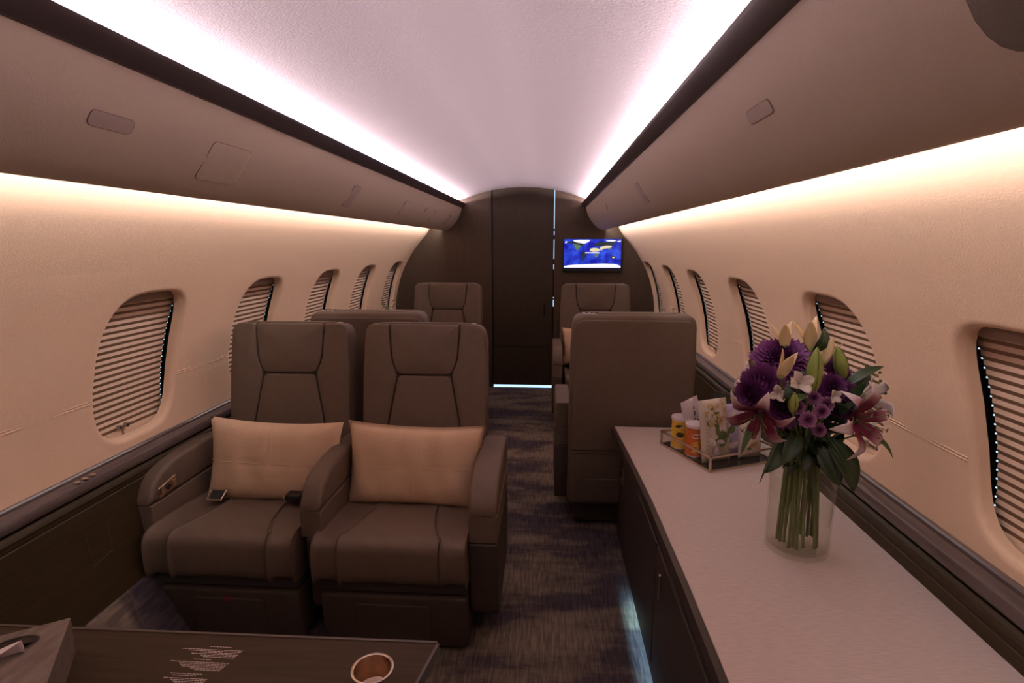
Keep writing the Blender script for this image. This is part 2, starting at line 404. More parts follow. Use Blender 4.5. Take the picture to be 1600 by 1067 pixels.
for z in (.40,): mb.add(*boxg(-.284,.279,Y1+.0095,Y1+.0125,z,z+.004))
mb.build('door_joint',blackm,door)
o=link('door_gap_shade',*boxg(-.292,-.284,Y1+.02,Y1+.05,0,1.93),blackm); tag(o,kind='structure')  # black strip set in the door's left gap to stand for its shade
# glowing plate added for the lit compartment beyond, seen through slit and door gap
o=link('door_glow_plate',*boxg(-.30,.2865,Y1+.055,Y1+.06,-.01,1.95),gapm); tag(o,kind='structure')
# dark blocks added to break the slit's light into segments
sl=MB()
for a,b in ((.03,.78),(.845,.86),(.87,1.13),(1.175,1.22),(1.40,1.44),(1.475,1.50)): sl.add(*boxg(.278,.289,Y1+.042,Y1+.05,a,b))
o=sl.build('slit_light_blocks',blackm); tag(o,kind='structure')

# ledges, lower side panels
for side,nm in ((-1,'trim_4'),(1,'trim_5')):
    pr=[(1.235,.662),(1.196,.669),(1.190,.672),(1.186,.668),(1.184,.660),(1.181,.6595),(1.178,.664),(1.172,.6645),(1.156,.661),(1.148,.656),(1.144,.648),(1.143,.636),(1.146,.628),(1.154,.624),(1.235,.622)]
    o=link(nm,*prism([(side*x,z) for x,z in pr],Y0,Y1),ledgem,None,True,None,30); tag(o,kind='structure')
    pr=[(1.235,.618),(1.150,.618),(1.140,.612),(1.136,.604),(1.139,.596),(1.139,.588),(1.142,.585),(1.142,.582),(1.139,.579),(1.136,.50),(1.124,.40),(1.107,.30),(1.095,.265),(1.115,.265),(1.235,.50)]
    o=link('side_panel',*prism([(side*x,z) for x,z in pr],Y0,Y1),sidem,(wl if side<0 else wr),True,None,30)
    if side<0:
        for yy in (1.426,1.452,1.480):
            V,Fc=lathe([(.0085,-.001),(.0085,.003),(.006,.005),(.0001,.0055)],14,(-1.158,yy,.6625)); b=link('call_button',V,Fc,champ,None,True); tag(b,'small round metal button on the left ledge, '+{1.426:'nearest of three',1.452:'middle of three',1.480:'farthest of three'}[yy],'button','round metal buttons on the left ledge')
        # flush access door in the side panel: raised outline
        pts=[(1.405,.525),(1.485,.525),(1.478,.415),(1.402,.405)]
        def sp(y,z): 
            x=1.139+(z-.5)*.03 if z>.5 else (1.136-.12*(.5-z)); return (-x+.0005,y,z)
        V,Fc=tube([sp(*p) for p in pts],.0015,5,closed=True); link('access_door_outline',V,Fc,striptrim,wl)

# overhead bins
bell=[(.561,1.683),(.568,1.655),(.580,1.622),(.594,1.592),(.613,1.562),(.636,1.534),(.662,1.508),(.690,1.491),(.712,1.482),(.722,1.481),(.728,1.484),(.730,1.492),(.731,1.520),(.774,1.530),(.774,1.60),(.70,1.648),(.60,1.655),(.575,1.690)]
bins={}
for side,lab in ((-1,'long taupe overhead bin running along the left side of the cabin'),(1,'long taupe overhead bin running along the right side of the cabin')):
    root=empty('overhead_bin',(side*.68,YM,1.48)); tag(root,lab,'overhead bin'); bins[side]=root
    off=Vector((-side*.68,-YM,-1.48))
    V,Fc=prism([(side*x,z) for x,z in bell],Y0,Y1-.002); link('bin_body',[Vector(p)+off for p in V],Fc,binm,root,True,None,35)
    tr=[(.527,1.722),(.536,1.727),(.545,1.722),(.552,1.70),(.575,1.690),(.5605,1.6825),(.553,1.684),(.530,1.712)]
    V,Fc=prism([(side*x,z) for x,z in tr],Y0,Y1-.002); link('cove_trim',[Vector(p)+off for p in V],Fc,striptrim,root,True,None,35)
def bellpt(t):      # t: arc position by index fraction along the belly
    i=min(int(t),len(bell)-2); f=t-i; a,b=bell[i],bell[i+1]; return (a[0]+(b[0]-a[0])*f, a[1]+(b[1]-a[1])*f)
def z2t(z):
    for i in range(9):
        if bell[i][1]>=z>=bell[i+1][1]: return i+(bell[i][1]-z)/(bell[i][1]-bell[i+1][1])
    return 8
def bin_panel(side,y0,y1,z0,z1,nm,m,r=.012,raise_=.002,skew=0,solid=True,ridge=True):
    """a flush inset following the belly; z0 high edge, z1 low edge"""
    root=bins[side]; off=Vector((-side*.68,-YM,-1.48)); ta,tb=z2t(z0),z2t(z1)
    import itertools
    # outline in (y, s) with s measured along the arc
    L=[0]
    N=24; P=[bellpt(ta+(tb-ta)*i/N) for i in range(N+1)]
    for i in range(N): L.append(L[-1]+math.hypot(P[i+1][0]-P[i][0],P[i+1][1]-P[i][1]))
    def at(s,d):
        s=max(0,min(L[-1],s)); i=0
        while i<N-1 and L[i+1]<s: i+=1
        f=(s-L[i])/max(1e-9,L[i+1]-L[i]); x=P[i][0]+(P[i+1][0]-P[i][0])*f; z=P[i][1]+(P[i+1][1]-P[i][1])*f
        dx,dz=P[i+1][0]-P[i][0],P[i+1][1]-P[i][1]; l=math.hypot(dx,dz); nx,nz=dz/l,-dx/l   # outward (to the cabin)
        return x+nx*d,z+nz*d
    S=L[-1]; poly=roundpoly([(y0,0),(y1,0),(y1+skew,S),(y0+skew,S)],r,5)
    c=Vector((sum(p[0] for p in poly)/len(poly),sum(p[1] for p in poly)/len(poly)))
    V=[];Fc=[];n=len(poly)
    rings=[(1,-.002),(1,raise_*.7),(.985,raise_),(.6,raise_),(.2,raise_)]
    if not solid: rings=[(1.0,-.001),(1.0,raise_),(.965,raise_),(.965,-.001)]
    for q,h in rings:
        for p in poly:
            v=c+(Vector(p)-c)*q; x,z=at(v.y,h); V.append(Vector((side*x,v.x,z))+off)
    for i in range(len(rings)-1):
        for k in range(n): Fc.append((i*n+k,i*n+(k+1)%n,(i+1)*n+(k+1)%n,(i+1)*n+k))
    if solid: Fc.append(tuple((len(rings)-1)*n+k for k in range(n)))
    loop=[]
    for p in poly:
        x,z=at(p[1],.0008); loop.append(Vector((side*x,p[0],z))+off)
    GV,GF=tube(loop,.0011,5,closed=True)
    po=link(nm,V,Fc,m,root,True,None,25); link('panel_shadow_line',GV,GF,gapline,po); return po
    return link(nm,V,Fc,m,root,True,None,25)
gapline=mat('panel_gap_shadow',(0.17,0.125,0.10),.8)  # dark tubes painted as shadow lines round the bin panels
lampm=mat('bin_lamp_cover',(0.44,0.345,0.30),.5,spec=.4)
grille=mat('speaker_mesh',(0.20,0.16,0.125),.6,.2,bump=1.0,bscale=(900,900,900))
bin_panel(-1,.978,1.084,1.598,1.573,'reading_light',lampm,.012)
bin_panel(-1,1.335,1.512,1.607,1.520,'access_panel',binm,.022)
bin_panel(-1,2.318,2.405,1.603,1.518,'reading_light',lampm,.012)
bin_panel(-1,3.155,3.335,1.603,1.525,'access_panel',binm,.022)
bin_panel(-1,3.70,3.76,1.60,1.575,'reading_light',lampm,.01)
bin_panel(-1,4.0,4.1,1.60,1.52,'access_panel',binm,.015)
bin_panel(-1,4.6,4.68,1.60,1.52,'reading_light',lampm,.012)
bin_panel(1,.992,1.097,1.600,1.579,'reading_light',lampm,.012)
bin_panel(1,2.318,2.405,1.607,1.530,'reading_light',lampm,.014)
bin_panel(1,3.55,3.61,1.607,1.58,'reading_light',lampm,.01)
bin_panel(1,.34,.567,1.655,1.524,'speaker_grille',grille,.05)

# ------------------------------------------------------------ wall screen with world map
tv=empty('wall_screen',(.629,Y1,1.26)); tag(tv,'small wall screen glowing with a blue world map beside the door','screen')
V,Fc=rbox(-.268,.268,-.036,0,-.150,.151,.004,2); link('screen_frame',V,Fc,tvframe,tv)
oceanm=bpy.data.materials.new('ocean_picture'); oceanm.use_nodes=True; nt=oceanm.node_tree; b=nt.nodes['Principled BSDF']
n=nt.nodes.new('ShaderNodeTexNoise'); n.inputs['Scale'].default_value=14; n.inputs['Detail'].default_value=5; nt.links.new(coords(nt),n.inputs['Vector'])
r=nt.nodes.new('ShaderNodeValToRGB'); r.color_ramp.elements[0].position=.40; r.color_ramp.elements[0].color=(0,.004,.40,1); r.color_ramp.elements[1].position=.80; r.color_ramp.elements[1].color=(.05,.14,1,1)
nt.links.new(n.outputs['Fac'],r.inputs['Fac']); nt.links.new(r.outputs['Color'],b.inputs['Emission Color']); b.inputs['Emission Strength'].default_value=1.0; b.inputs['Base Color'].default_value=(0,0,0,1)
V,Fc=boxg(-.256,.256,-.038,-.034,-.117,.143); link('screen_picture',V,Fc,oceanm,tv)
def em(name,c): return mat(name,(0,0,0),.4,emit=c,estr=1.0)
Lw,Lg,Ld,Ly=em('map_ice',(1,.97,1)),em('map_green',(.10,.20,.10)),em('map_dark',(.015,.03,.03)),em('map_sand',(.85,.72,.42))
land=[ # (material, polygon in screen fractions u,v; v down)
 (0,[(.15,.04),(.30,.02),(.46,.03),(.42,.11),(.35,.16),(.27,.13),(.20,.12)]),
 (2,[(.05,.10),(.16,.08),(.27,.14),(.34,.18),(.30,.26),(.24,.22),(.16,.15),(.06,.14)]),
 (1,[(.16,.15),(.27,.20),(.31,.25),(.27,.30),(.24,.36),(.27,.42),(.22,.38),(.19,.30)]),
 (2,[(.30,.44),(.36,.45),(.40,.53),(.37,.62),(.34,.74),(.31,.80),(.32,.66),(.29,.54)]),
 (3,[(.46,.33),(.52,.30),(.60,.32),(.63,.38),(.60,.43),(.50,.44),(.45,.40)]),
 (1,[(.54,.50),(.61,.49),(.60,.58),(.57,.65),(.54,.60)]),
 (2,[(.53,.16),(.62,.10),(.75,.09),(.90,.12),(.86,.22),(.76,.21),(.70,.24),(.62,.22),(.56,.25),(.53,.22)]),
 (3,[(.64,.26),(.74,.22),(.84,.23),(.82,.30),(.74,.32),(.68,.34),(.66,.40),(.62,.36)]),
 (0,[(.72,.05),(.84,.03),(.92,.05),(.86,.09),(.76,.08)]),
 (1,[(.76,.32),(.83,.30),(.80,.36),(.78,.38)]),
 (2,[(.80,.62),(.86,.56),(.91,.62),(.89,.68),(.83,.66)]),
 (3,[(.84,.62),(.88,.60),(.89,.65),(.86,.66)]),
 (0,[(0,.93),(.08,.90),(.20,.88),(.35,.87),(.50,.85),(.70,.84),(.90,.85),(.97,.90),(.999,.93),(.999,.985),(0.001,.985)]),
 (0,[(.37,.455),(.62,.455),(.62,.49),(.37,.49)]),
 (0,[(.92,.07),(.99,.05),(.99,.08),(.94,.10)]),(0,[(.01,.10),(.05,.07),(.05,.11),(.02,.15)])]
mb=MB()
for k,(mi,pl) in enumerate(land):
    pl=pl if len(pl)==4 and mi==0 else roundpoly(pl,.012,2)
    q=[(-.256+u*.512,.143-v*.26) for u,v in pl]
    V,Fc=prism(q,-.0384-.00003*k,-.038); mb.add(V,Fc,mi)
mb.build('map_land',[Lw,Lg,Ld,Ly],tv)

# ------------------------------------------------------------ seats
def make_seat(W, tilt, label, arms=(True,True), belt=0.0):
    """seat facing -y, local origin on the floor under the front of the cushion"""
    root=empty('cabin_seat'); H=W/2; cw=.25
    # --- pedestal
    V,Fc=rbox(-cw+.02,cw-.02,.10,.52,0,.12,.012,2); link('pedestal',V,Fc,seamm,root)
    # --- base box with slanted front, groove and footrest flap
    def bx(z0,z1,yf0,yf1,r=.012):
        V,Fc=rbox(-cw+.004,cw-.004,0,.54,z0,z1,r,3)
        out=[]
        for p in V:
            t=(p.z-z0)/(z1-z0); k=1-p.y/.54; out.append(Vector((p.x,p.y+(yf0+(yf1-yf0)*t)*k,p.z)))
        return out,Fc
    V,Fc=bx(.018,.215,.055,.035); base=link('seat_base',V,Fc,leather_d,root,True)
    V,Fc=bx(.222,.262,.045,.042,.008); link('base_rail',V,Fc,seamm,root,True)
    def pf(a,b_,h): return (a, .055-.02*(b_-.018)/.197-.003-h, b_)
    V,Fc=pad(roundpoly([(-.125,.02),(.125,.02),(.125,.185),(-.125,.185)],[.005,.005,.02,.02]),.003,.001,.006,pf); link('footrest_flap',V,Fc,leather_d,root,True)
    # --- cushion: centre and two bolsters following a side profile path
    path=[(.50,.402),(.42,.406),(.32,.412),(.22,.420),(.12,.427),(.06,.429),(.032,.426),(.014,.417),(.004,.402),(0,.382),(-.001,.345),(0,.31),(.004,.288),(.014,.272),(.03,.266),(.12,.264),(.48,.264)]
    M=len(path)
    def frame(i):
        a=Vector(path[max(0,i-1)]); b_=Vector(path[min(M-1,i+1)]); t=(b_-a).normalized(); return Vector((t.y,-t.x))*-1
    def cush(xs_fn, name, lift):
        prof=[0,.008,.02,.05,.12,.3,.5,.7,.88,.95,.98,.992,1]; V=[];Fc=[]
        for i in range(M):
            x0,x1=xs_fn(i); nrm=frame(i); wd=x1-x0
            for u in prof:
                d=min(u,1-u)*wd; e=.006; drop=0 if d>=e else -(e-math.sqrt(max(0,e*e-(e-d)**2)))
                crown=lift*math.sin(PI*u)**.7 if 0<u<1 else 0
                p=Vector(path[i])+nrm*(drop+crown); V.append((x0+wd*u,p.x,p.y))
        n_=len(prof)
        for i in range(M-1):
            for k in range(n_-1): Fc.append((i*n_+k,i*n_+k+1,(i+1)*n_+k+1,(i+1)*n_+k))
        # underside
        b0=len(V); 
        for i in range(M):
            x0,x1=xs_fn(i); V.append((x0,.25,.34)); V.append((x1,.25,.34))
        for i in range(M-1):
            Fc.append((i*n_,(i+1)*n_,b0+2*(i+1),b0+2*i)); Fc.append((i*n_+n_-1,(i+1)*n_+n_-1,b0+2*(i+1)+1,b0+2*i+1))
        return link(name,V,Fc,leather,root,True,None,50)
    def sx(i):
        if i>=6: return .165
        return .165-.055*min(1,(6-i)/3.2)
    cush(lambda i:(-sx(i)+.0008,sx(i)-.0008),'seat_cushion',.005)
    cush(lambda i:(-cw,-sx(i)-.0008),'seat_bolster',.009)
    cush(lambda i:(sx(i)+.0008,cw),'seat_bolster',.009)
    V,Fc=rbox(-cw+.02,cw-.02,.022,.52,.285,.392,.01,2); link('cushion_core',V,Fc,seamm,root)
    # --- backrest, built upright then leaned about its foot
    zb=.36; HB=.695; yb=.475
    ct,st=math.cos(tilt),math.sin(tilt)
    def lean(x,d,z):   # d depth behind the front face, z height above the foot
        return (x, yb+d*ct+z*st, zb+z*ct-d*st)
    # shell
    outl=roundpoly([(-H,-.22),(H,-.22),(H-.004,.52),(H-.012,HB),(-H+.012,HB),(-H+.004,.52)],[.02,.02,.02,.052,.052,.02],6)
    def shell(a,b_,h): return lean(a,.062-h if False else .075-h,b_)
    P=densify(outl,.06); n_=len(P); V=[];Fc=[]
    c=Vector((0,.25))
    rings=[(.97,.052),(.99,.050),(1.0,.056),(1.0,.115),(.992,.128),(.975,.136),(.93,.139),(.5,.140)]
    for q,d in rings:
        for p in P:
            v=c+(Vector(p)-c)*q; dd=d
            V.append(lean(v.x,dd,v.y))
    for i in range(len(rings)-1):
        for k in range(n_): Fc.append((i*n_+k,i*n_+(k+1)%n_,(i+1)*n_+(k+1)%n_,(i+1)*n_+k))
    Fc.append(tuple(range(n_))); Fc.append(tuple((len(rings)-1)*n_+k for k in range(n_)))
    sh=link('back_shell',V,Fc,leather,root,True,None,60)
    # rear piping line and lower rear panel, seen on the seats facing away
    V,Fc=tube([lean(-H+.02,.1405,.045),lean(H-.02,.1405,.045)],.003,6); link('rear_seam',V,Fc,seamm,sh)
    pr=lambda a,b_,h: lean(a,.138+h,b_)
    V,Fc=pad(roundpoly([(-H+.012,.058),(H-.012,.058),(H-.02,HB-.022),(-H+.02,HB-.022)],[.015,.015,.045,.045]),.006,.002,.004,pr); link('rear_panel',V,Fc,leather,root,True)
    V,Fc=tube([lean(-H+.05,.142,-.085),lean(H-.03,.142,-.085)],.0018,6); link('rear_piping',V,Fc,leather,sh)
    # front pads
    k=W/.52; pl=lambda a,b_,h: lean(a,.038-h,b_)
    fr=.040
    hb=.485
    V,Fc=pad(roundpoly([(-.110*k,hb),(.110*k,hb),(.134*k,hb+.055),(.145*k,HB-.004),(-.145*k,HB-.004),(-.134*k,hb+.055)],[.022,.022,.03,.02,.02,.03],5),.008,.009,.016,pl,.03,.0006); link('headrest',V,Fc,leather,root,True)
    V,Fc=pad(roundpoly([(-.185*k,.0),(.185*k,.0),(.170*k,.16),(.108*k,hb-.004),(-.108*k,hb-.004),(-.170*k,.16)],[.01,.01,.04,.02,.02,.04],5),.008,.007,.016,pl,.03,.0006); link('back_cushion',V,Fc,leather,root,True)
    V,Fc=prism([(-H+.02,0),(H-.02,0),(H-.03,HB-.03),(-H+.03,HB-.03)],.043,.051); link('seam_shade_backing',[lean(x,d,z) for x,d,z in V],Fc,seamm,root)  # dark plate added so the gaps between pads look shaded
    for s in (-1,1):
        pts=[(s*(H-.004),0),(s*(H-.006),.5),(s*(H-.016),HB-.002),(s*.1475*k,HB-.003),(s*.1365*k,hb+.055),(s*.1115*k,hb-.0),(s*.1725*k,.16),(s*.1875*k,0)]
        V,Fc=pad(roundpoly(pts,[.01,.02,.045,.012,.03,.02,.04,.01],5),.008,.007,.016,pl,.03,.0006); link('back_bolster',V,Fc,leather,root,True)
    # top cap with recline buttons on its corner
    V=[];
    tp=lambda a,b_,h: lean(a,.045+b_,HB+h-.001)
    V,Fc=pad(roundpoly([(-H+.06,.006),(H-.06,.006),(H-.12,.060),(-H+.12,.060)],.02),.004,.002,.004,tp); link('top_cap',V,Fc,leather,sh,True)
    V,Fc=pad(roundpoly([(H-.135,.050),(H-.055,.050),(H-.055,.078),(H-.135,.078)],.008),.002,0,.003,lambda a,b_,h:lean(a,.02+b_,HB+h)); cpl=link('control_plate',V,Fc,steel,root,True)
    for j in range(3):
        x=H-.118+j*.022; V,Fc=rbox(x-.007,x+.007,.066,.078,0,.005,.002,2,lambda p:Vector(lean(p.x,.02+p.y-.008,HB+.001+p.z))); link('button',V,Fc,plastic,cpl)
    # --- armrests: curved top sweeping down to the front
    def arm(xc,wd,ztop,outer,m=leather,ctrl=False,wl_=None):
        wl_=wl_ or wd/2-.001
        prof=[(.52,ztop-.012),(.40,ztop),(.26,ztop-.002),(.175,ztop-.010),(.125,ztop-.026),(.090,ztop-.050),(.068,ztop-.082)]
        sideP=prof+[(.060,.512),(.060,.498),(.52,.498)]
        V,Fc=slab(sideP,xc-wd/2,xc+wd/2,.014)
        top=link('armrest',V,Fc,m,root,True,None,50)
        V,Fc=slab([(.060,.405),(.52,.405),(.52,.494),(.060,.494)],xc-wd/2,xc+wd/2,.006); link('arm_band',V,Fc,m,root,True)
        poly=roundpoly([(.058,.400),(.52,.400),(.52,.13),(.13,.105),(.085,.13)],[.008,.008,.02,.03,.03],3)
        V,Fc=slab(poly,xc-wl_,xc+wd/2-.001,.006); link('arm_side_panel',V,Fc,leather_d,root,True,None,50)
        if ctrl:
            xi=xc+wd/2
            V,Fc=pad(roundpoly([(.10,.50),(.19,.515),(.19,.555),(.10,.54)],.006),.003,0,.003,lambda a,b_,h:(xi+h,a,b_)); cpn=link('control_panel',V,Fc,brass,root,True)
            for yy in (.115,.173):
                V,Fc=rbox(xi+.002,xi+.007,yy-.009,yy+.009,.515,.543,.003,2); link('control_lever',V,Fc,champ,cpn)
            V,Fc=tube([(xi+.001,.144,.529),(xi+.007,.144,.529)],.011,12); link('control_dial',V,Fc,plastic,cpn,True)
        return top
    for a in arms: arm(*a)
    # --- seat belt: strap and buckle either side at the back of the cushion
    if belt is not None:
        for s in (-1,1):
            pth=[(s*(cw-.02),.46,.420),(s*(cw-.075),.36+belt,.426),(s*(cw-.105),.315+belt,.434)]
            V=[];Fc=[]
            for (x,y,z) in pth:
                for dx,dz in ((-.022,0),(.022,0),(.022,.003),(-.022,.003)): V.append((x+dx,y,z+dz))
            for i in range(2):
                for q in range(4): Fc.append((i*4+q,i*4+(q+1)%4,(i+1)*4+(q+1)%4,(i+1)*4+q))
            Fc+= [(0,1,2,3),(8,9,10,11)]
            st_=link('belt_strap',V,Fc,plastic,root)
            x,y,z=pth[-1]
            if s<0:
                V,Fc=tube([(x-.026,y-.040,z+.004),(x+.026,y-.040,z+.004),(x+.029,y-.004,z+.026),(x-.029,y-.004,z+.026)],.0045,6,closed=True); link('belt_buckle',V,Fc,champ,root)
                V,Fc=rbox(x-.022,x+.022,-.019,.019,-.002,.002,.001,1,lambda p:Vector((p.x,y-.022+p.y*.85,z+.015+p.y*.52+p.z))); link('buckle_plate',V,Fc,plastic,root)
            else:
                V,Fc=rbox(x-.03,x+.028,y-.03,y+.03,z+.002,z+.024,.005,2); link('belt_buckle',V,Fc,plastic,root,True)
                V,Fc=rbox(x-.038,x-.022,y-.028,y-.022,z+.006,z+.018,.002,1); link('buckle_tongue',V,Fc,champ,root)
    return root
LH='.'
s1=make_seat(.52,.155,'',[(-.284,.066,.615,True,leather,True)],-.045)
V,Fc=rbox(-.012,.012,.030,.038,.176,.190,.002,1); link('red_tab',V,Fc,mat('dark_red_fabric',(.16,.02,.015),.8),s1)
s1.location=(-.838,1.552,0); tag(s1,'taupe leather front-row seat nearest the left wall, with tan pillow','seat')
s2=make_seat(.52,.155,'',[(-.272,.072,.615,False,leather,False,.020),(.299,.096,.615,True)],.02)
V,Fc=rbox(-.262,-.252,.50,.535,.50,.565,.003,2); link('side_plate',V,Fc,steel,s2)
s2.location=(-.273,1.552,0); tag(s2,'taupe leather front-row seat beside the aisle, with tan pillow','seat')
A=[(-.255,.052,.625,True),(.305,.075,.625,True)]
A2=[(-.305,.075,.625,True),(.255,.052,.625,True)]
s3=make_seat(.565,.03,'',A); s3.location=(.612,3.035,0); s3.rotation_euler=(0,0,PI); tag(s3,'taupe seat seen from behind at the far end of the pale counter','seat')
s4=make_seat(.565,.03,'',A2); s4.rotation_euler=(0,0,PI); s4.location=(-.603,3.06,0); tag(s4,'taupe seat turned away directly behind the front pair of seats','seat')
s5=make_seat(.565,.10,'',A); s5.location=(-.583,3.80,0); tag(s5,'farthest seat left of the dark door, facing the camera','seat')
s6=make_seat(.565,.10,'',A2); s6.location=(.610,3.80,0); tag(s6,'farthest seat under the wall screen, facing the camera','seat')

# ------------------------------------------------------------ pillows
def pillow(name,loc,rot,a,b_,t,seed,label,parts=True):
    rnd=random.Random(seed); n,m_=30,20; V=[];Fc=[]
    ph=[(rnd.uniform(0,6),rnd.uniform(6,14),rnd.uniform(0,6)) for _ in range(5)]
    for s in (1,-1):
        for j in range(m_+1):
            for i in range(n+1):
                u=-1+2*i/n; v=-1+2*j/m_
                x=a*u*(1-.07*(1-v*v)); z=b_*v*(1-.10*(1-u*u))
                h=t*((1-u**4)**.55)*((1-v**4)**.55)
                wr_=sum(math.sin(p[1]*u+p[2]+3*v*math.sin(p[0])) for p in ph)*.0019*(1-abs(h)/t*.3)
                edge=(abs(v)**3)*(1-u*u)*.009*math.sin(14*u+seed)
                g=0
                if min(abs(u)*a,abs(v)*b_)<.004: g=-.0022
                hh=max(0,h)+ (wr_+edge+g if 0<i<n and 0<j<m_ else 0)
                V.append((x, -s*hh, z))
    N1=(n+1)*(m_+1)
    for q in (0,1):
        for j in range(m_):
            for i in range(n):
                A_=q*N1+j*(n+1)+i; Fc.append((A_,A_+1,A_+n+2,A_+n+1))
    bd=[j*(n+1) for j in range(m_+1)]+[m_*(n+1)+i for i in range(1,n+1)]+[j*(n+1)+n for j in range(m_-1,-1,-1)]+[i for i in range(n-1,0,-1)]
    for k in range(len(bd)):
        p,q=bd[k],bd[(k+1)%len(bd)]; Fc.append((p,q,q+N1,p+N1))
    o=link(name,V,Fc,pillowm,None,True,None,70); o.location=loc; o.rotation_euler=rot; tag(o,label,'pillow','tan lumbar pillows')
    # stitched cross seam and the piped edge
    def surf(u,v): 
        return (a*u*(1-.055*(1-v*v)), -t*((1-u**4)**.55)*((1-v**4)**.55)+.0005, b_*v*(1-.085*(1-u*u)))
    V,Fc=tube([surf(-.95+1.9*i/16,.0) for i in range(17)],.0011,4); link('cross_seam',V,Fc,pillowm,o)
    V,Fc=tube([surf(.0,-.93+1.86*i/12) for i in range(13)],.0011,4); link('cross_seam',V,Fc,pillowm,o)
    return o
pillow('throw_pillow',(-.805,1.900,.545),(math.radians(-11),math.radians(1.5),0),.262,.160,.055,3,'tan pillow on the front seat nearest the left wall')
pillow('throw_pillow',(-.262,1.900,.543),(math.radians(-11),math.radians(1.2),0),.262,.160,.058,8,'tan pillow on the front seat beside the aisle')
pillow('throw_pillow',(.602,4.235,.565),(math.radians(-10),0,0),.262,.150,.05,5,'mostly hidden tan pillow on the far seat under the wall screen')

# ------------------------------------------------------------ credenza with pale top
cr=empty('credenza',(.85,1.1,0)); tag(cr,'dark wood credenza under the pale counter, lit blue at its foot','cabinet')
off=Vector((-.85,-1.1,0))
def cl(name,vf,m,parent=None,**k): 
    V,Fc=vf; return link(name,[Vector(p)+off for p in V],Fc,m,parent or cr,**k)
cl('plinth',boxg(.62,1.10,-.6,2.30,0,.06),credm)
cl('body',prism([(.572,-.6),(1.134,-.6),(1.134,2.365),(.565,2.365),(.568,1.9)],.06,.512,'z'),credm)
cl('toe_shield',boxg(.560,.567,-.6,2.35,.044,.072),credm)
ys=[-.58,.12,.82,1.52,2.355]
for i in range(4):
    a,b_=ys[i],ys[i+1]; d=cl('cabinet_door',rbox(.560,.574,a+.004,b_-.004,.07,.478,.003,1),credm)
    yh=b_-.075 if i<3 else 2.20
    cl('handle',rbox(.554,.561,yh-.006,yh+.006,.345,.425,.003,2),steel,d)
    if i==3:
        cl('latch',rbox(.555,.561,2.262,2.272,.33,.352,.002,1),steel,d)
ct_=[(.572,-.6),(1.137,-.6),(1.137,2.372),(.536,2.372),(.553,2.05),(.569,1.65),(.575,1.2)]
def inset(p,d): return [(x-d if x<.8 else x, y) for x,y in p]
cl('edge_band',prism(inset(ct_,.016),.512,.545,'z'),credm)
cl('edge_moulding',prism(inset(ct_,.008),.496,.512,'z'),striptrim)
cl('counter_top',prism(ct_,.535,.5500,'z'),stonem)

# ------------------------------------------------------------ folding table, tissue box
tb=empty('folding_table',(-.30,.60,.65)); tag(tb,'dark wood fold-out table with printed text and a cup holder','table')
off2=Vector((.30,-.60,-.65))
cc=(-.060,.783); cr_=.031
outer=[(-1.130,.25),(-.115,.25),(-.05,.40),(.036,.847),(-.643,.840),(-1.130,.835)]
def table_top():
    rect=densify(outer,.02); n_=48; inner=[]; outr=[]
    for k in range(n_):
        a=2*PI*k/n_; d=Vector((math.cos(a),math.sin(a))); best=None
        for i in range(len(outer)):
            p=Vector(outer[i]); q=Vector(outer[(i+1)%len(outer)]); e=q-p; o_=Vector(cc)-p
            den=d.x*(-e.y)+d.y*e.x
            if abs(den)<1e-9: continue
            # cc + d t = p + e s
            t=(( p.x-cc[0])*(-e.y)+(p.y-cc[1])*e.x)/den; s_=(d.x*(p.y-cc[1])-d.y*(p.x-cc[0]))/den
            if t>0 and -1e-6<=s_<=1+1e-6 and (best is None or t<best): best=t
        outr.append(Vector(cc)+d*best); inner.append(Vector(cc)+d*cr_)
    for c_ in outer:
        j=min(range(n_),key=lambda q:(outr[q]-Vector(c_)).length); outr[j]=Vector(c_)
    V=[];Fc=[]
    for z in (.66,.640):
        for p in outr: V.append(Vector((p.x,p.y,z))+off2)
        for p in inner: V.append(Vector((p.x,p.y,z))+off2)
    for k in range(n_):
        k2=(k+1)%n_
        Fc+= [(k,k2,n_+k2,n_+k),(2*n_+k,2*n_+k2,3*n_+k2,3*n_+k),(k,k2,2*n_+k2,2*n_+k),(n_+k,n_+k2,3*n_+k2,3*n_+k)]
    return V,Fc
V,Fc=table_top(); link('table_top',V,Fc,tablem,tb)
# pale edge band along the rim
V,Fc=[],[]
mb=MB()
E2=[(.036,.847),(-.643,.840),(-1.130,.835)]
for a,b_ in ((E2[0],E2[1]),(E2[1],E2[2]),((-.05,.40),(.036,.847))):
    pa,pb=Vector(a),Vector(b_); t=(pb-pa).normalized(); nn=Vector((t.y,-t.x))
    if (pa+nn-Vector((-.4,.5))).length<(pa-nn-Vector((-.4,.5))).length: nn=-nn
    q=[pa,pb,pb+nn*.005,pa+nn*.005]; mb.add([Vector((p.x,p.y,z))+off2 for z in (.638,.6615) for p in q],[(0,1,2,3),(4,5,6,7),(0,1,5,4),(1,2,6,5),(2,3,7,6),(3,0,4,7)])
mb.build('edge_band',edgem,tb)
V,Fc=lathe([(.0305,-.008),(.0305,.001),(.0325,.0025),(.0352,.0015),(.0352,0)],40,(cc[0]+.30,cc[1]-.60,.01)); ch=link('cup_holder_ring',V,Fc,champ,tb,True)
V,Fc=lathe([(.0305,.001),(.0298,-.03),(.028,-.040),(.02,-.044),(.0001,-.045)],40,(cc[0]+.30,cc[1]-.60,.01)); link('cup_holder_well',V,Fc,brass,tb,True)
# mount that carries the leaf on the sidewall
V,Fc=rbox(-.835,-.55,-.12,-.04,-.16,-.011,.006,2); link('support_arm',V,Fc,credm,tb)
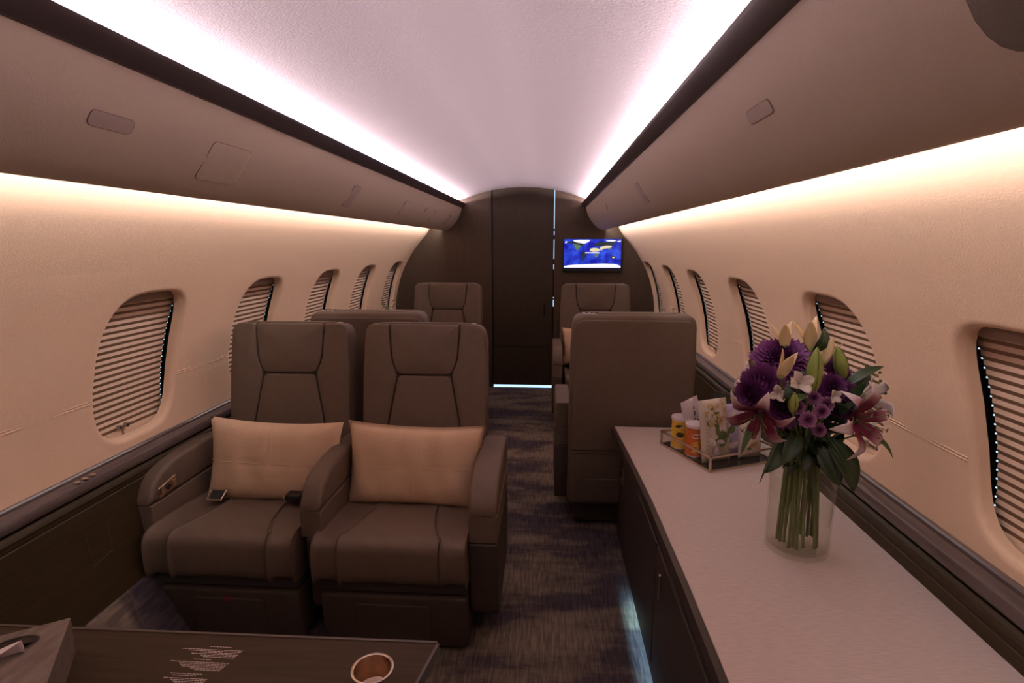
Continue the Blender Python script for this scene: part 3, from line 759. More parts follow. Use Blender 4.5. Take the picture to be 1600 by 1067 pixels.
# the printed passages: rows of word-sized dashes
rnd=random.Random(4); mb=MB()
rows=[]
def block(x0s,x1,y0,dy,sk,n_):
    for i in range(n_): rows.append((x0s[i],x1-sk*i,y0-dy*i))
rows.append((-.362,-.323,.8135))
block([-.408,-.395,-.372,-.385,-.366,-.36],-.299,.8065,.0033,.0009,6)
rows.append((-.372,-.341,.7838))
block([-.409,-.392,-.388,-.383,-.366,-.356],-.306,.7775,.0033,.0012,6)
rows.append((-.392,-.336,.7520)); rows.append((-.386,-.345,.7480))
block([-.396,-.382,-.376,-.370,-.36],-.322,.7420,.0033,.0012,5)
for x0,x1,y in rows:
    x=x0
    while x<x1:
        l=min(rnd.uniform(.003,.010),x1-x); mb.add([Vector((x,y,.66025))+off2,Vector((x+l,y,.66025))+off2,Vector((x+l,y+.0013,.66025))+off2,Vector((x,y+.0013,.66025))+off2],[(0,1,2,3)]); x+=l+.0012
o=mb.build('printed_text',printm,tb); o['kind']='stuff'
# tissue box
tx=empty('tissue_box',(-.66,.66,.66)); tag(tx,'low grey wooden tissue box on the left of the folding table','tissue box')
zt_=.742; zb_=.660
topc=[(-.568,.770),(-.455,.600),(-.70,.52),(-.84,.70)]; 
topc=[(-.568,.768),(-.478,.628),(-.72,.47),(-.812,.612)]
botc=[(-.588,.787),(-.470,.600),(-.73,.43),(-.85,.617)]
# lid with oval opening
def lid():
    c=Vector((-.617,.655)); oc=Vector((-.602,.700)); n_=40
    ax=(Vector(topc[0])-Vector(topc[3])).normalized(); ay=Vector((-ax.y,ax.x)); ra,rb=.032,.019
    V=[];Fc=[]; P=topc; outr=[];inner=[]
    for k in range(n_):
        a=2*PI*k/n_; d=(ax*math.cos(a)*ra+ay*math.sin(a)*rb); inner.append(oc+d); dn=d.normalized(); best=None
        for i in range(4):
            p=Vector(P[i]); e=Vector(P[(i+1)%4])-p; den=dn.x*(-e.y)+dn.y*e.x
            if abs(den)<1e-9: continue
            t=((p.x-oc.x)*(-e.y)+(p.y-oc.y)*e.x)/den; s_=(dn.x*(p.y-oc.y)-dn.y*(p.x-oc.x))/den
            if t>0 and -1e-6<=s_<=1+1e-6 and (best is None or t<best): best=t
        outr.append(oc+dn*best)
    for c_ in P:
        j=min(range(n_),key=lambda q:(outr[q]-Vector(c_)).length); outr[j]=Vector(c_)
    o3=Vector((.66,-.66,-.66))
    rings=[[(p,zt_) for p in outr],[(p,zt_) for p in inner],[(p,zt_-.008) for p in inner],[(oc+(p-oc)*1.0,zt_-.012) for p in inner]]
    for r_ in rings:
        for p,z in r_: V.append(Vector((p.x,p.y,z))+o3)
    for i in range(len(rings)-1):
        for k in range(n_): Fc.append((i*n_+k,i*n_+(k+1)%n_,(i+1)*n_+(k+1)%n_,(i+1)*n_+k))
    b0=len(V)
    for p in topc: V.append(Vector((*p,zt_))+o3)
    for p in botc: V.append(Vector((*p,zb_))+o3)
    for i in range(4): Fc.append((b0+i,b0+(i+1)%4,b0+4+(i+1)%4,b0+4+i))
    link('box_body',V,Fc,boxwood,tx)
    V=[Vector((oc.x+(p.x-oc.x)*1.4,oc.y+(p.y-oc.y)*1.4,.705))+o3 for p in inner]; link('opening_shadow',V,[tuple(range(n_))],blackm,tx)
    V,Fc=tube([Vector((p.x,p.y,zt_+.0005))+o3 for p in inner],.0016,5,closed=True); link('opening_rim',V,Fc,seamm,tx)
lid()
tv_=[(-.618,.702,.720),(-.588,.716,.725),(-.600,.672,.745),(-.618,.662,.760),(-.587,.707,.765),(-.630,.675,.753)]
mb=MB()
n_=8
a0,a1=Vector((-.625,.700,.725)),Vector((-.580,.712,.728)); t0,t1=Vector((-.635,.682,.762)),Vector((-.578,.706,.776)); tip=Vector((-.612,.655,.752))
V=[];Fc=[]
for i in range(n_+1):
    f=i/n_; wv=.002*math.sin(f*9)
    V+= [a0.lerp(a1,f)+Vector((0,wv,0)), t0.lerp(t1,f)+Vector((0,wv-.004*math.sin(PI*f),0)), t0.lerp(t1,f).lerp(tip,.5)+Vector((0,0,.003)), tip.lerp(t0.lerp(t1,f),.12)]
for i in range(n_):
    for k in range(3): Fc.append((i*4+k,i*4+k+1,(i+1)*4+k+1,(i+1)*4+k))
ts=link('paper_tissue',V,Fc,paper,None,True); ts.location=(.006,-.018,-.013); md=ts.modifiers.new('thick','SOLIDIFY'); md.thickness=.0012
tag(ts,'white paper tissue poking out of the wooden tissue box','tissue')

# ------------------------------------------------------------ metal tray with cans and snack packets
CT=.5502
tray=empty('serving_tray',(.894,2.082,CT),math.radians(23.3)); tag(tray,'square champagne-metal wire tray of snacks on the pale counter','tray')
h=.149; b_=.0032
for z in (.0035,.056):
    for a in range(4):
        an=a*PI/2; V,Fc=boxg(-h-b_,h+b_,-h-b_,-h+b_,z-b_,z+b_)
        V=[Matrix.Rotation(an,3,'Z')@Vector(p) for p in V]; link('rail',V,Fc,champ,tray)
for a in range(4):
    V,Fc=boxg(-h-b_,-h+b_,-h-b_,-h+b_,.0067,.0528); V=[Matrix.Rotation(a*PI/2,3,'Z')@Vector(p) for p in V]; link('post',V,Fc,champ,tray)
    V,Fc=boxg(-h+b_,h-b_,-h-.0006,-h+.0006,.0067,.0528); V=[Matrix.Rotation(a*PI/2,3,'Z')@Vector(p) for p in V]; link('glass_side',V,Fc,glassm,tray)
link('tray_base',*boxg(-h+b_,h-b_,-h+b_,h-b_,.002,.0045),mat('dark_mirror_base',(.05,.045,.04),.12,.6),tray)
TZ=CT+.0047
def can(name,x,y,h_,r,body,label,rz,chip,side=False):
    o=empty(name,(x,y,TZ),rz); tag(o,label,'snack can','snack cans in the tray')
    V,Fc=lathe([(r-.004,0),(r,.002),(r,.006),(r-.001,.008),(r-.001,h_-.012),(r,h_-.010)],36,cap=True); link('can_body',V,Fc,body,o,True)
    V,Fc=lathe([(.0001,h_-.002),(r-.006,h_-.002),(r-.005,h_),(r+.0008,h_),(r+.0018,h_-.003),(r+.0015,h_-.012),(r,h_-.0125)],36); link('plastic_lid',V,Fc,mat('frosted_lid',(.62,.52,.52),.25),o,True)
    V,Fc=lathe([(r-.0005,0.0005),(r+.0008,.001),(r+.0008,.004),(r,.005)],36); link('bottom_rim',V,Fc,steel,o,True)
    mb=MB()
    for (an,z,ra,rb,mi,rot) in chip:
        pts=[]
        for k in range(14):
            t=2*PI*k/14; u=ra*math.cos(t)*math.cos(rot)-rb*math.sin(t)*math.sin(rot); v=ra*math.cos(t)*math.sin(rot)+rb*math.sin(t)*math.cos(rot)
            a=an+u/r; pts.append(((r-.0004)*math.cos(a),(r-.0004)*math.sin(a),z+v))
        c=((r-.0002)*math.cos(an),(r-.0002)*math.sin(an),z)
        mb.add(pts+[c],[(k,(k+1)%14,14) for k in range(14)],mi)
    mb.build('printed_chips',[mat('chip_yellow',(.75,.42,.08),.5),mat('print_black',(.02,.02,.02),.5),mat('print_cream',(.62,.50,.40),.5),mat('print_red',(.45,.05,.02),.5)],o)
    return o
fr=-PI/2
can('snack_can',.803,2.046,.127,.0385,mat('orange_can_print',(.52,.115,.018),.35),'orange snack can with pale lid in the metal tray',0,
  [(fr-.15,.055,.021,.009,0,.3),(fr+.05,.040,.020,.009,0,-.2),(fr-.2,.030,.018,.008,0,.5),(fr-.1,.085,.022,.010,2,.1),(fr-.1,.085,.014,.005,3,.1)]+[(fr+.85,.03+.008*k,.010,.0022,2,0) for k in range(9)])
can('snack_can',.768,2.128,.127,.0385,mat('yellow_can_print',(.68,.42,.03),.35),'yellow snack can behind the orange one in the tray',0,
  [(fr-.5,.095,.016,.006,1,.2),(fr-.1,.092,.010,.0035,2,.1),(fr-.35,.06,.016,.011,1,.0),(fr-.3,.040,.020,.009,0,-.2),(fr-.6,.025,.018,.008,0,.4),(fr+.1,.022,.012,.007,2,0)])
def packet(name,loc,rot,w_,h_,t,m,label,shapes=(),mats=()):
    n1,n2=14,16; V=[];Fc=[]
    def dep(u,v): 
        e=max(0,1-abs(v)**3.2); return t*e*(max(0,1-abs(u)**2.6))**.6+.0006
    for s_ in (1,-1):
        for j in range(n2+1):
            for i in range(n1+1):
                u=-1+2*i/n1; v=-1+2*j/n2
                wv=.0012*math.sin(9*u+3*v)+.001*math.sin(13*v-5*u)
                x=w_/2*u*(1-.05*(1-v*v)); z=h_/2*(v+1)
                V.append((x,-s_*dep(u,v)+(wv if abs(v)<.9 else .0008*math.sin(20*u)),z))
    N1=(n1+1)*(n2+1)
    for q in (0,1):
        for j in range(n2):
            for i in range(n1):
                a=q*N1+j*(n1+1)+i; Fc.append((a,a+1,a+n1+2,a+n1+1))
    bd=[j*(n1+1) for j in range(n2+1)]+[n2*(n1+1)+i for i in range(1,n1+1)]+[j*(n1+1)+n1 for j in range(n2-1,-1,-1)]+[i for i in range(n1-1,0,-1)]
    for k in range(len(bd)):
        p,q=bd[k],bd[(k+1)%len(bd)]; Fc.append((p,q,q+N1,p+N1))
    o=link(name,V,Fc,m,None,True,None,60); o.location=loc; o.rotation_euler=rot; tag(o,label,'snack packet','snack packets standing in the tray')
    if shapes:
        mb=MB()
        for (u0,v0,ra,rb,ro,mi) in shapes:
            pts=[]; K=12
            for k in range(K+1):
                a=2*PI*k/K; r_=1 if k<K else 0
                du=(ra*math.cos(a)*math.cos(ro)-rb*math.sin(a)*math.sin(ro))*r_; dv=(ra*math.cos(a)*math.sin(ro)+rb*math.sin(a)*math.cos(ro))*r_
                u=max(-.93,min(.93,u0+du/(w_/2))); v=max(-.95,min(.95,v0+dv/(h_/2)))
                wv=.0012*math.sin(9*u+3*v)+.001*math.sin(13*v-5*u) if abs(v)<.9 else 0
                pts.append((w_/2*u*(1-.05*(1-v*v)),-dep(u,v)+wv-.0012-.00012*len(mb.f)/12,h_/2*(v+1)))
            mb.add(pts,[(k,(k+1)%K,K) for k in range(K)],mi)
        mb.build('printed_design',list(mats),o)
    return o
pw=mat('packet_white',(.55,.46,.46),.4); pc=mat('packet_cream',(.50,.41,.33),.4); plv=mat('packet_lavender',(.40,.30,.46),.35); pn=mat('packet_navy',(.035,.04,.10),.35)
pd=mat('packet_black',(.02,.02,.016),.3); pg=mat('print_green',(.10,.13,.04),.5); pgo=mat('print_gold',(.42,.26,.09),.5); pdk=mat('print_dark',(.06,.045,.05),.5); pyl=mat('print_yellow',(.75,.48,.03),.4); psg=mat('print_sage',(.28,.30,.24),.5)
rr=random.Random(11)
nuts=[(rr.uniform(-.7,.7),rr.uniform(.15,.85),rr.uniform(.007,.013),rr.uniform(.004,.007),rr.uniform(0,3),rr.choice([0,0,1,2])) for _ in range(40)]+[(rr.uniform(-.7,.7),rr.uniform(-.75,.1),rr.uniform(.012,.022),rr.uniform(.008,.012),rr.uniform(0,3),rr.choice([1,1,2,3])) for _ in range(20)]+[(-.82,-.8+.13*k,.004,.0018,.6,0) for k in range(12)]
packet('snack_packet',(.868,1.985,TZ),(math.radians(-9),math.radians(-3),math.radians(18)),.122,.235,.028,pc,'cream nut packet with green leaf print right of the cans',nuts,[pgo,pg,pc,pw])
packet('snack_packet',(.930,2.028,TZ),(math.radians(-8),math.radians(3),math.radians(20)),.105,.205,.024,plv,'lavender packet between the nut packet and the navy one',
   [(0,.55,.03,.022,.2,0),(-.2,.1,.02,.014,.8,1),(.3,.25,.018,.010,.4,2),(.1,-.5,.03,.012,.1,0),(-.3,-.3,.012,.008,1,2)],[pw,pg,psg])
packet('snack_packet',(.965,2.065,TZ),(math.radians(-10),math.radians(5),math.radians(24)),.10,.19,.012,pn,'navy packet partly hidden behind the lavender one',[(0,.2,.02,.012,.3,0)],[pw])
packet('snack_packet',(1.005,2.030,TZ),(math.radians(-10),math.radians(4),math.radians(22)),.105,.150,.026,pc,'short cream packet at the right end of the tray',
   [(-.3,.3,.02,.012,.4,0),(.3,.1,.022,.012,-.3,0),(0,-.3,.02,.010,.2,1),(.4,.5,.012,.010,0,2),(-.4,-.5,.01,.006,0,3)],[pw,pgo,pdk,pg])
packet('snack_packet',(.836,2.130,TZ),(math.radians(-6),math.radians(-12),math.radians(35)),.095,.205,.018,pw,'white packet with dark marks standing behind the cans',
   [(.0,.45,.010,.004,1.2,0),(-.2,.2,.012,.005,.5,0),(.25,.1,.008,.006,0,0),(.1,.65,.006,.003,1,0)],[pdk])
packet('snack_packet',(.945,2.165,TZ),(math.radians(-8),math.radians(8),math.radians(20)),.13,.215,.024,pd,'black packet with yellow print at the back of the tray',
   [(.35,.78,.018,.007,.1,0),(-.5,.5,.012,.006,.6,1),(-.6,.1,.014,.008,0,2)],[pyl,pw,pgo])

# ------------------------------------------------------------ glass vase with the bouquet
VX,VY=.905,1.400
vase=empty('glass_vase',(VX,VY,CT)); tag(vase,'tall clear glass cylinder vase of flowers on the pale counter','vase')
V,Fc=lathe([(.0001,0),(.074,0),(.0775,.003),(.0785,.012),(.0795,.15),(.0815,.287),(.0805,.290),(.0785,.288),(.0762,.15),(.0750,.016),(.070,.012),(.0001,.011)],48); link('vase_wall',V,Fc,glassm,vase,True)
V,Fc=lathe([(.0001,.0115),(.069,.0125),(.0740,.017),(.0752,.10),(.0758,.172),(.0001,.1715)],40); link('water',V,Fc,waterm,vase,True)

def ramp_mat(name,stops,rough=.55,scale=1.0,spec=.3):
    """pigment that changes along the distance from the flower's own centre"""
    m,nt,b=nodes(name); b.inputs['Roughness'].default_value=rough; b.inputs['Specular IOR Level'].default_value=spec
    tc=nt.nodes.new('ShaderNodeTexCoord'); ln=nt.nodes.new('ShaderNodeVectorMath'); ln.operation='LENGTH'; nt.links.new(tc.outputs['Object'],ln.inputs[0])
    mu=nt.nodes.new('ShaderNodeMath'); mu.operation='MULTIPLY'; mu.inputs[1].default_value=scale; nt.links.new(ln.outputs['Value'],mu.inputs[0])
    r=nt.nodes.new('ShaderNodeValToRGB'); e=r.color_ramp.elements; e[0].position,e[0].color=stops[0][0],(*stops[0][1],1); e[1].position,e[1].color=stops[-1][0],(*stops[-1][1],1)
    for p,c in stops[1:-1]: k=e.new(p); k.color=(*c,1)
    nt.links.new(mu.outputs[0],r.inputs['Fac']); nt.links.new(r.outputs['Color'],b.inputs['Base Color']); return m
lilym=ramp_mat('stargazer_petal',[(0,(.14,.14,.04)),(.10,(.16,.015,.04)),(.50,(.13,.010,.03)),(.68,(.32,.13,.15)),(.84,(.52,.40,.38))],scale=10.5)
palem=ramp_mat('pale_petal',[(0,(.35,.32,.15)),(.3,(.45,.33,.29)),(.9,(.50,.39,.35))],scale=10.5)
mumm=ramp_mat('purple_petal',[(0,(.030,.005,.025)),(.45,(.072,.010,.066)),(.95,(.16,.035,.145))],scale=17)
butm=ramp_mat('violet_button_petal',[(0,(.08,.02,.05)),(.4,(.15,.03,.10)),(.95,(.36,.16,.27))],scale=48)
budg=mat('green_bud',(.20,.24,.045),.5,col2=(.27,.29,.07),scale=(30,30,8)); budy=mat('yellow_bud',(.56,.39,.16),.5,col2=(.62,.44,.25),scale=(30,30,8)); budp=mat('cream_petal',(.46,.37,.31),.5)
stemm=mat('green_stem',(.11,.135,.035),.5,col2=(.15,.17,.055),scale=(60,60,8)); leafm=mat('dark_green_leaf',(.016,.030,.009),.5,col2=(.028,.048,.014),scale=(20,20,20)); leafl=mat('mid_green_leaf',(.06,.10,.025),.45)
anth=mat('brown_anther',(.14,.05,.02),.8)
def basis(d,roll=0):
    z=Vector(d).normalized(); a=Vector((0,0,1)) if abs(z.z)<.95 else Vector((0,1,0)); x=a.cross(z).normalized(); y=z.cross(x)
    return Matrix((x,y,z)).transposed()@Matrix.Rotation(roll,3,'Z')
rs=random.Random(21)
def strip(length,width,curve,n=9,cup=.15,rows=4,tipw=.12,twist=0):
    """petal along +x in its own frame, curving by curve(t)->(radial,height)"""
    V=[];Fc=[]
    for i in range(n+1):
        t=i/n; r_,z=curve(t); wd=width*(math.sin(PI*min(1,(t*.93+.07))**.85)**.75)*.5+tipw*width*.02
        if i==n: wd=.0004
        for k in range(rows+1):
            q=-1+2*k/rows; V.append((r_, wd*q, z+cup*wd*q*q+twist*q*wd*t))
    for i in range(n):
        for k in range(rows):
            a=i*(rows+1)+k; Fc.append((a,a+1,a+rows+2,a+rows+1))
    return V,Fc
def solid(o,t=.0008):
    m_=o.modifiers.new('thickness','SOLIDIFY'); m_.thickness=t; return o
def stem_of(root,loc,foot,r=.0035,neck=None,m=stemm,short=False):
    p0=Vector(loc); nk=Vector(neck) if neck else Vector((VX+(p0.x-VX)*.28,VY+(p0.y-VY)*.28,.845)); ft=Vector(foot)
    pts=[]
    for i in range(7):
        t=i/6; pts.append((1-t)**2*p0+2*t*(1-t)*Vector((nk.x*.6+p0.x*.4,nk.y*.6+p0.y*.4,(nk.z*.6+p0.z*.4)))+t*t*nk)
    if short: nk_=nk.lerp(ft,.12); pts+= [nk_.lerp(nk,.5),nk_]
    else: pts.append(nk.lerp(ft,.5)); pts.append(ft)
    # keep inside the glass
    for p in pts:
        if p.z<.85:
            d=Vector((p.x-VX,p.y-VY)); 
            if d.length>.066: d=d.normalized()*.066; p.x,p.y=VX+d.x,VY+d.y
    V,Fc=tube([p-p0 for p in pts],[r]*5+[max(r,.0036)*1.15]*4,7); return link('stem',V,Fc,m,root,True)
def foot(a,rad=.048): return (VX+rad*math.cos(a),VY+rad*math.sin(a),.566+rs.uniform(0,.012))
def lily(loc,face,size,label,fa,m=lilym,angles=None,open_=1.0,st=True,roll=0):
    root=empty('lily',loc); tag(root,label,'flower'); B=basis(face,roll)
    for k in range(6):
        L=size*(1.0 if k%2 else .93)*rs.uniform(.94,1.06); w_=size*(.36 if k%2 else .28)
        rec=rs.uniform(.75,1.1)
        c=lambda t: (L*(.06+.94*(t**.9))*(.55+.45*open_), size*(.02+.42*math.sin(PI*.5*min(1,t*1.35))-.55*rec*max(0,t-.55)**1.6*2))
        V,Fc=strip(L,w_,c,twist=rs.uniform(-.15,.15))
        Rz=Matrix.Rotation(k*PI/3,3,'Z'); V=[B@(Rz@Vector(p)-Vector((0,0,size*.15))) for p in V]
        solid(link('petal',V,Fc,m,root,True,None,80))
    if st:
        for k in range(6):
            a=k*PI/3+.3; pts=[B@Vector((math.cos(a)*size*q*.34,math.sin(a)*size*q*.34,size*(.0+.62*q**.8)-size*.12)) for q in (0,.3,.6,1)]
            V,Fc=tube(pts,.0009,5); s_=link('stamen',V,Fc,leafl,root)
            e=pts[-1]; tdir=B@Vector((-math.sin(a),math.cos(a),0)); V,Fc=tube([e-tdir*.006,e-tdir*.003,e+tdir*.003,e+tdir*.006],[.0006,.0018,.0018,.0006],6); link('anther',V,Fc,anth,s_)
    stem_of(root,loc,foot(fa),.0036)
    return root
lily((.736,1.290,.955),(-.55,-.75,-.55),.092,'open pink-throated lily at the left of the bouquet, over the snack tray',3.6,roll=.2)
lily((.972,1.305,.945),(.50,-.90,.12),.104,'open pink-throated lily at the right of the bouquet, over the vase rim',-.5,roll=.10)
lily((.790,1.500,1.005),(-.8,.35,.35),.095,'pale open lily facing away at the back left of the bouquet',2.6,m=palem,st=False)
lily((1.060,1.440,.960),(.9,.25,.15),.090,'pale open lily facing away behind the right-hand lily',.4,m=palem,st=False,roll=.3)
lily((.770,1.430,.960),(-.9,-.2,.1),.085,'pale half-hidden lily low on the left, behind the purple blooms',3.0,m=palem,st=False,roll=.6)
def mum(loc,face,r,label,fa,n=190,m=mumm,nm='chrysanthemum',cat_group='purple blooms in the bouquet',pw_=.17):
    root=empty(nm,loc); tag(root,label,'flower',cat_group); B=basis(face)
    mb=MB(); ga=PI*(3-math.sqrt(5))
    for i in range(n):
        t=(i+.5)/n; el=PI*.5*(1-t)*1.0-.28*t; a=i*ga; L=r*(.55+.45*math.sqrt(t))*rs.uniform(.9,1.08)
        d=Vector((math.cos(a)*math.cos(el),math.sin(a)*math.cos(el),math.sin(el)*.62)); up=Vector((-math.cos(a)*math.sin(el),-math.sin(a)*math.sin(el),math.cos(el)))
        sd=d.cross(up).normalized(); w_=r*pw_*.5
        pts=[]
        for q,ww,lf in ((.18,.5,0),(.55,1,.02),(.85,.95,-.01),(1.0,.15,.05)):
            c=d*L*q+up*(L*lf); pts+= [B@(c-sd*w_*ww), B@(c+sd*w_*ww)]
        mb.add(pts,[(0,1,3,2),(2,3,5,4),(4,5,7,6)])
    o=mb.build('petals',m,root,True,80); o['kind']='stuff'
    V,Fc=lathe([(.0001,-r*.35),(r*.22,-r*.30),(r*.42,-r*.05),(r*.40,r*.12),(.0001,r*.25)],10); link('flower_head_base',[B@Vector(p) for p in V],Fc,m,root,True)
    stem_of(root,loc,foot(fa),.003,short=r<.03)
    return root
mum((.832,1.420,1.068),(-.15,-.45,.9),.080,'broad dark purple bloom at the top of the bouquet',1.8,260)
mum((.762,1.355,1.012),(-.7,-.9,.35),.060,'dark purple bloom at the left, below the top one',2.8)
mum((.740,1.350,.990),(-.95,-.6,.1),.052,'dark purple bloom at the far left edge of the bouquet',3.3)
mum((.796,1.310,.968),(-.2,-1,.05),.056,'dark purple bloom low in the middle left, beside the small buttons',4.1)
mum((.960,1.360,.975),(.35,-1,.2),.060,'dark purple bloom on the right above the open lily',5.4)
mum((.985,1.440,1.030),(.4,-.6,.8),.048,'purple bloom at the back right beneath the green bud',.2)
mum((.925,1.345,1.010),(.1,-1,.5),.042,'purple bloom in the centre right behind the tall green bud',5.9)
for loc,r_,lb in [((.888,1.290,.985),.021,'small violet button bloom, highest of the cluster'),((.872,1.275,.972),.020,'small violet button bloom in the middle of the cluster'),((.836,1.262,.955),.022,'small round violet button bloom at the lower left of the cluster'),
   ((.873,1.280,.925),.018,'faint violet button bloom below the rest of the cluster'),((.820,1.285,.978),.020,'small violet button bloom beside the dark left bloom'),((.862,1.300,.998),.020,'small violet button bloom under the tall green bud')]:
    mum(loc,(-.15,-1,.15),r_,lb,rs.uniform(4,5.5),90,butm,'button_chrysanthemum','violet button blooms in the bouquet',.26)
def bud(base,tip,r,m,label,fa,split=0):
    b0,t0=Vector(base),Vector(tip); L=(t0-b0).length; root=empty('lily_bud',base); tag(root,label,'flower bud','lily buds in the bouquet'); B=basis(t0-b0)
    if not split:
        n1,n2=18,14; V=[];Fc=[]
        for j in range(n2+1):
            t=j/n2; rad=r*(math.sin(PI*min(1,.06+t*.94)**.9)**.75)
            for k in range(n1):
                a=2*PI*k/n1; rr_=max(.0003,rad*(1-.13*abs(math.sin(1.5*a))**6)); V.append(B@Vector((rr_*math.cos(a),rr_*math.sin(a),L*t)))
        for j in range(n2):
            for k in range(n1): Fc.append((j*n1+k,j*n1+(k+1)%n1,(j+1)*n1+(k+1)%n1,(j+1)*n1+k))
        link('bud_case',V,Fc,m,root,True,None,70)
        for k in range(3):
            a=k*2*PI/3+.5; pts=[B@Vector(((r*(math.sin(PI*min(1,.06+t*.94)**.9)**.75)*1.0+.0004)*math.cos(a),(r*(math.sin(PI*min(1,.06+t*.94)**.9)**.75)*1.0+.0004)*math.sin(a),L*t)) for t in (.05,.2,.4,.6,.8,.95)]
            V,Fc=tube(pts,.0009,4); link('rib',V,Fc,leafl,root)
    else:
        for k in range(3):
            c=lambda t: (L*t, r*(.30+.62*math.sin(PI*.62*t)+(split*t**3*.95)))
            V,Fc=strip(L,r*1.9,c,9,-.35); Rz=Matrix.Rotation(k*PI*2/3+.4,3,'Z')
            # petal runs up the bud axis: x->axis, z->outward
            V=[B@(Rz@Vector((p[2],p[1],p[0]))) for p in V]; solid(link('petal',V,Fc,m,root,True,None,80))
        V,Fc=lathe([(.0001,0),(r*.5,.002),(r*.55,L*.15),(r*.25,L*.3),(.0001,L*.3)],10); link('bud_base',[B@Vector(p) for p in V],Fc,budg,root,True)
    stem_of(root,base,foot(fa),.0028); return root
bud((.866,1.315,1.005),(.860,1.300,1.122),.0185,budg,'tall closed green lily bud standing in the middle of the bouquet',4.6)
bud((.972,1.385,1.026),(.938,1.365,1.114),.0165,budg,'closed green lily bud at the right, leaning left',.9)
bud((.806,1.275,.968),(.800,1.262,1.022),.012,budg,'short green lily bud below the white petals',4.3)
bud((.780,1.300,1.045),(.795,1.285,1.112),.015,budy,'yellow-green opening bud at the front left of the bouquet',3.9,.5)
bud((.838,1.420,1.095),(.828,1.425,1.160),.015,budy,'pale yellow opening bud, left of the two at the top',1.5,1.1)
bud((.902,1.415,1.090),(.884,1.420,1.172),.017,budy,'pale yellow opening bud, tallest at the top of the bouquet',1.2,1.2)
bud((.925,1.395,1.060),(.945,1.385,1.126),.014,budy,'cream-green bud leaning right behind the tall green bud',1.0,.45)
for loc,fc,sz,lb in [((.818,1.285,1.035),(0,-1,.5),.030,'small white blossom in front of the dark purple blooms'),((.775,1.290,1.010),(-.4,-1,.2),.022,'small white blossom on the left among the dark purple petals'),((.900,1.290,1.005),(.2,-1,.2),.018,'small white blossom right of the tall green bud')]:
    root=empty('white_blossom',loc); tag(root,lb,'flower','small white blossoms'); B=basis(fc)
    for k in range(4):
        V,Fc=strip(sz,sz*.8,lambda t:(sz*t,sz*(.7*math.sin(PI*.5*t))),6,.5,3); Rz=Matrix.Rotation(k*PI/2+rs.random(),3,'Z'); solid(link('petal',[B@(Rz@Vector(p)) for p in V],Fc,budp,root,True,None,80))
    stem_of(root,loc,foot(4.5),.002,short=True)
def leaf(base,tip,w_,label,up=(0,0,1),m=leafm,droop=.02,stemfoot=None,name='long_leaf'):
    b0,t0=Vector(base),Vector(tip); d=t0-b0; L=d.length; x=d.normalized(); y=Vector(up).cross(x).normalized(); z=x.cross(y)
    root=link(name,*(lambda vf:([x*p[0]+y*p[1]+z*(p[2]) for p in vf[0]],vf[1]))(strip(L,w_,lambda t:(L*t,droop*math.sin(PI*t)),12,.35)),m,None,True,None,80)
    root.location=base; solid(root,.0007); tag(root,label,'leaf','long leaves of the bouquet')
    V,Fc=tube([x*(L*t)+z*(droop*math.sin(PI*t)+.0006) for t in (0,.25,.5,.75,.97)],[.0012,.0011,.0009,.0007,.0004],5); link('midrib',V,Fc,leafl,root)
    if stemfoot is not None: stem_of(root,base,foot(stemfoot),.0022,short=True)
    return root
leaf((.985,1.395,1.005),(1.075,1.400,1.055),.026,'narrow dark leaf pointing up to the right at the window',(0,-.6,1),droop=.012,stemfoot=.3)
leaf((1.000,1.400,.985),(1.052,1.415,1.032),.024,'short dark leaf below the narrow one on the right',(0,-1,.5),stemfoot=.5)
leaf((.995,1.330,.900),(1.062,1.300,.852),.020,'thin leaf curling down at the far right edge',(0,-.5,1),leafl,.018,.2)
leaf((.930,1.335,.880),(.975,1.290,.765),.062,'broad dark leaf hanging over the right of the vase',(.3,-1,.3),droop=.014,stemfoot=5.5)
leaf((.905,1.330,.870),(.945,1.300,.775),.050,'broad dark leaf hanging beside the right-hand one over the vase rim',(-.2,-1,.3),droop=.010,stemfoot=5.2)
leaf((.835,1.335,.885),(.765,1.295,.806),.046,'broad dark leaf hanging over the left rim of the vase',(-.3,-1,.4),droop=.012,stemfoot=3.8)
leaf((.850,1.330,.900),(.800,1.290,.830),.040,'dark leaf above the left rim, overlapping the hanging one',(-.2,-1,.6),droop=.012,stemfoot=4.2)
leaf((.800,1.290,.990),(.790,1.280,1.040),.026,'dark leaf beside the opening yellow-green bud',(-.3,-1,.1),stemfoot=4.0)
leaf((.840,1.285,1.005),(.795,1.265,.985),.022,'small curved leaf crossing in front of the short green bud',(0,-.3,1),leafl,.010,4.4)
leaf((.905,1.405,1.090),(.925,1.410,1.150),.030,'rounded dark leaf behind the tallest yellow bud',(0,-1,0),stemfoot=1.1)
leaf((.740,1.330,.935),(.700,1.290,.855),.016,'thin blade of leaf drooping over the tray',(-.4,-1,.2),leafl,.012,3.5)
leaf((.800,1.320,.905),(.742,1.270,.790),.007,'very thin dark tendril hanging left of the vase',(-.4,-1,.2),droop=.010,stemfoot=3.7)
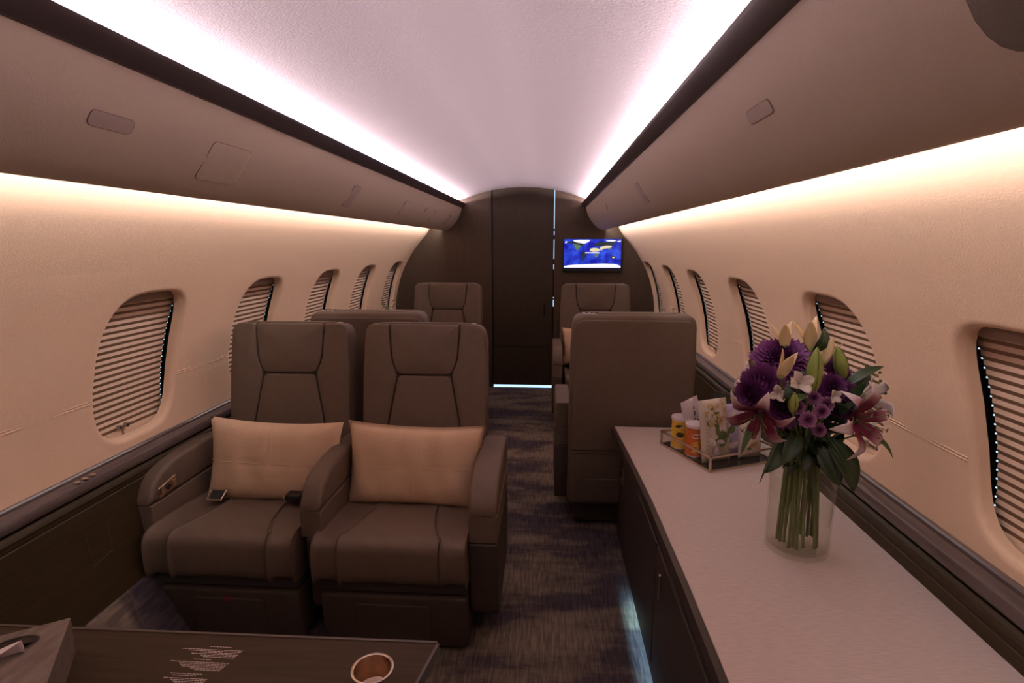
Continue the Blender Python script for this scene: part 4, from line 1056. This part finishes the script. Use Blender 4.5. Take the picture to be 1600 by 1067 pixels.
# the dense dark foliage that fills the neck of the bouquet
mb=MB()
for i in range(170):
    a=rs.uniform(0,2*PI); rad=rs.uniform(.01,.095); z0=rs.uniform(.80,.985); b0=Vector((VX+.004+rad*math.cos(a)*(.55+.45*(z0-.83)/.15),VY-.015+rad*math.sin(a)*(.55+.45*(z0-.83)/.15),z0))
    d=Vector((math.cos(a)*rs.uniform(.2,1),math.sin(a)*rs.uniform(.2,1),rs.uniform(-.5,1.0))).normalized(); L=rs.uniform(.035,.07)
    up=Vector((rs.uniform(-1,1),rs.uniform(-1,1),rs.uniform(.2,1))); y=up.cross(d).normalized(); z=d.cross(y)
    V,Fc=strip(L,L*.38,lambda t:(L*t,.006*math.sin(PI*t)),5,.3,2); mb.add([b0+d*p[0]+y*p[1]+z*p[2] for p in V],Fc)
o=mb.build('bouquet_foliage',leafm,None,True,80); tag(o,'dense dark green foliage filling the bouquet above the vase rim','foliage',kind='stuff')
# small filler twigs at the right rear
root=empty('filler_twig',(1.03,1.43,.96)); tag(root,'sprig of tiny dotted filler flowers at the right rear of the bouquet','twig')
tips=[(.02,0,.09),(.05,-.01,.075),(.06,.0,.05),(.045,.01,.03),(.07,-.01,.02),(.03,0,.06)]
for t_ in tips:
    V,Fc=tube([(-.04,0,-.06),(-.01,0,-.01),t_],.0008,5); tw=link('twig',V,Fc,stemm,root)
    V,Fc=lathe([(.0001,-.004),(.003,-.003),(.004,0),(.003,.003),(.0001,.004)],8,t_); link('tiny_flower',V,Fc,rs.choice([budp,leafl]),tw,True)
stem_of(root,(1.03-.04,1.43,.90),foot(.6),.002).location=(-.04,0,-.06)

# ------------------------------------------------------------ little bud vases on the far ledges
for x,y,lb in ((1.150,4.15,'tiny glass bud vase with a sprig on the far right ledge'),(-1.150,4.62,'tiny glass bud vase with a sprig on the far left ledge')):
    root=empty('bud_vase',(x,y,.6645)); tag(root,lb,'vase','bud vases on the far ledges')
    V,Fc=lathe([(.0001,0),(.022,0),(.026,.02),(.020,.05),(.012,.08),(.014,.11),(.012,.11),(.010,.08),(.018,.05),(.023,.02),(.0001,.004)],20); link('vase_wall',V,Fc,glassm,root,True)
    for k in range(7):
        a=k*.9; t_=(math.cos(a)*.05,math.sin(a)*.04,.19+.03*math.sin(k*2)); V,Fc=tube([(0,0,.01),(0,0,.11),t_],.0012,5); tw=link('sprig_stem',V,Fc,stemm,root)
        V,Fc=strip(.05,.026,lambda t:(.05*t,.005*math.sin(PI*t)),5,.3,2); Rz=Matrix.Rotation(a,3,'Z'); link('sprig_leaf',[Rz@Vector(p)+Vector(t_)*.93 for p in V],Fc,leafl,tw,True)
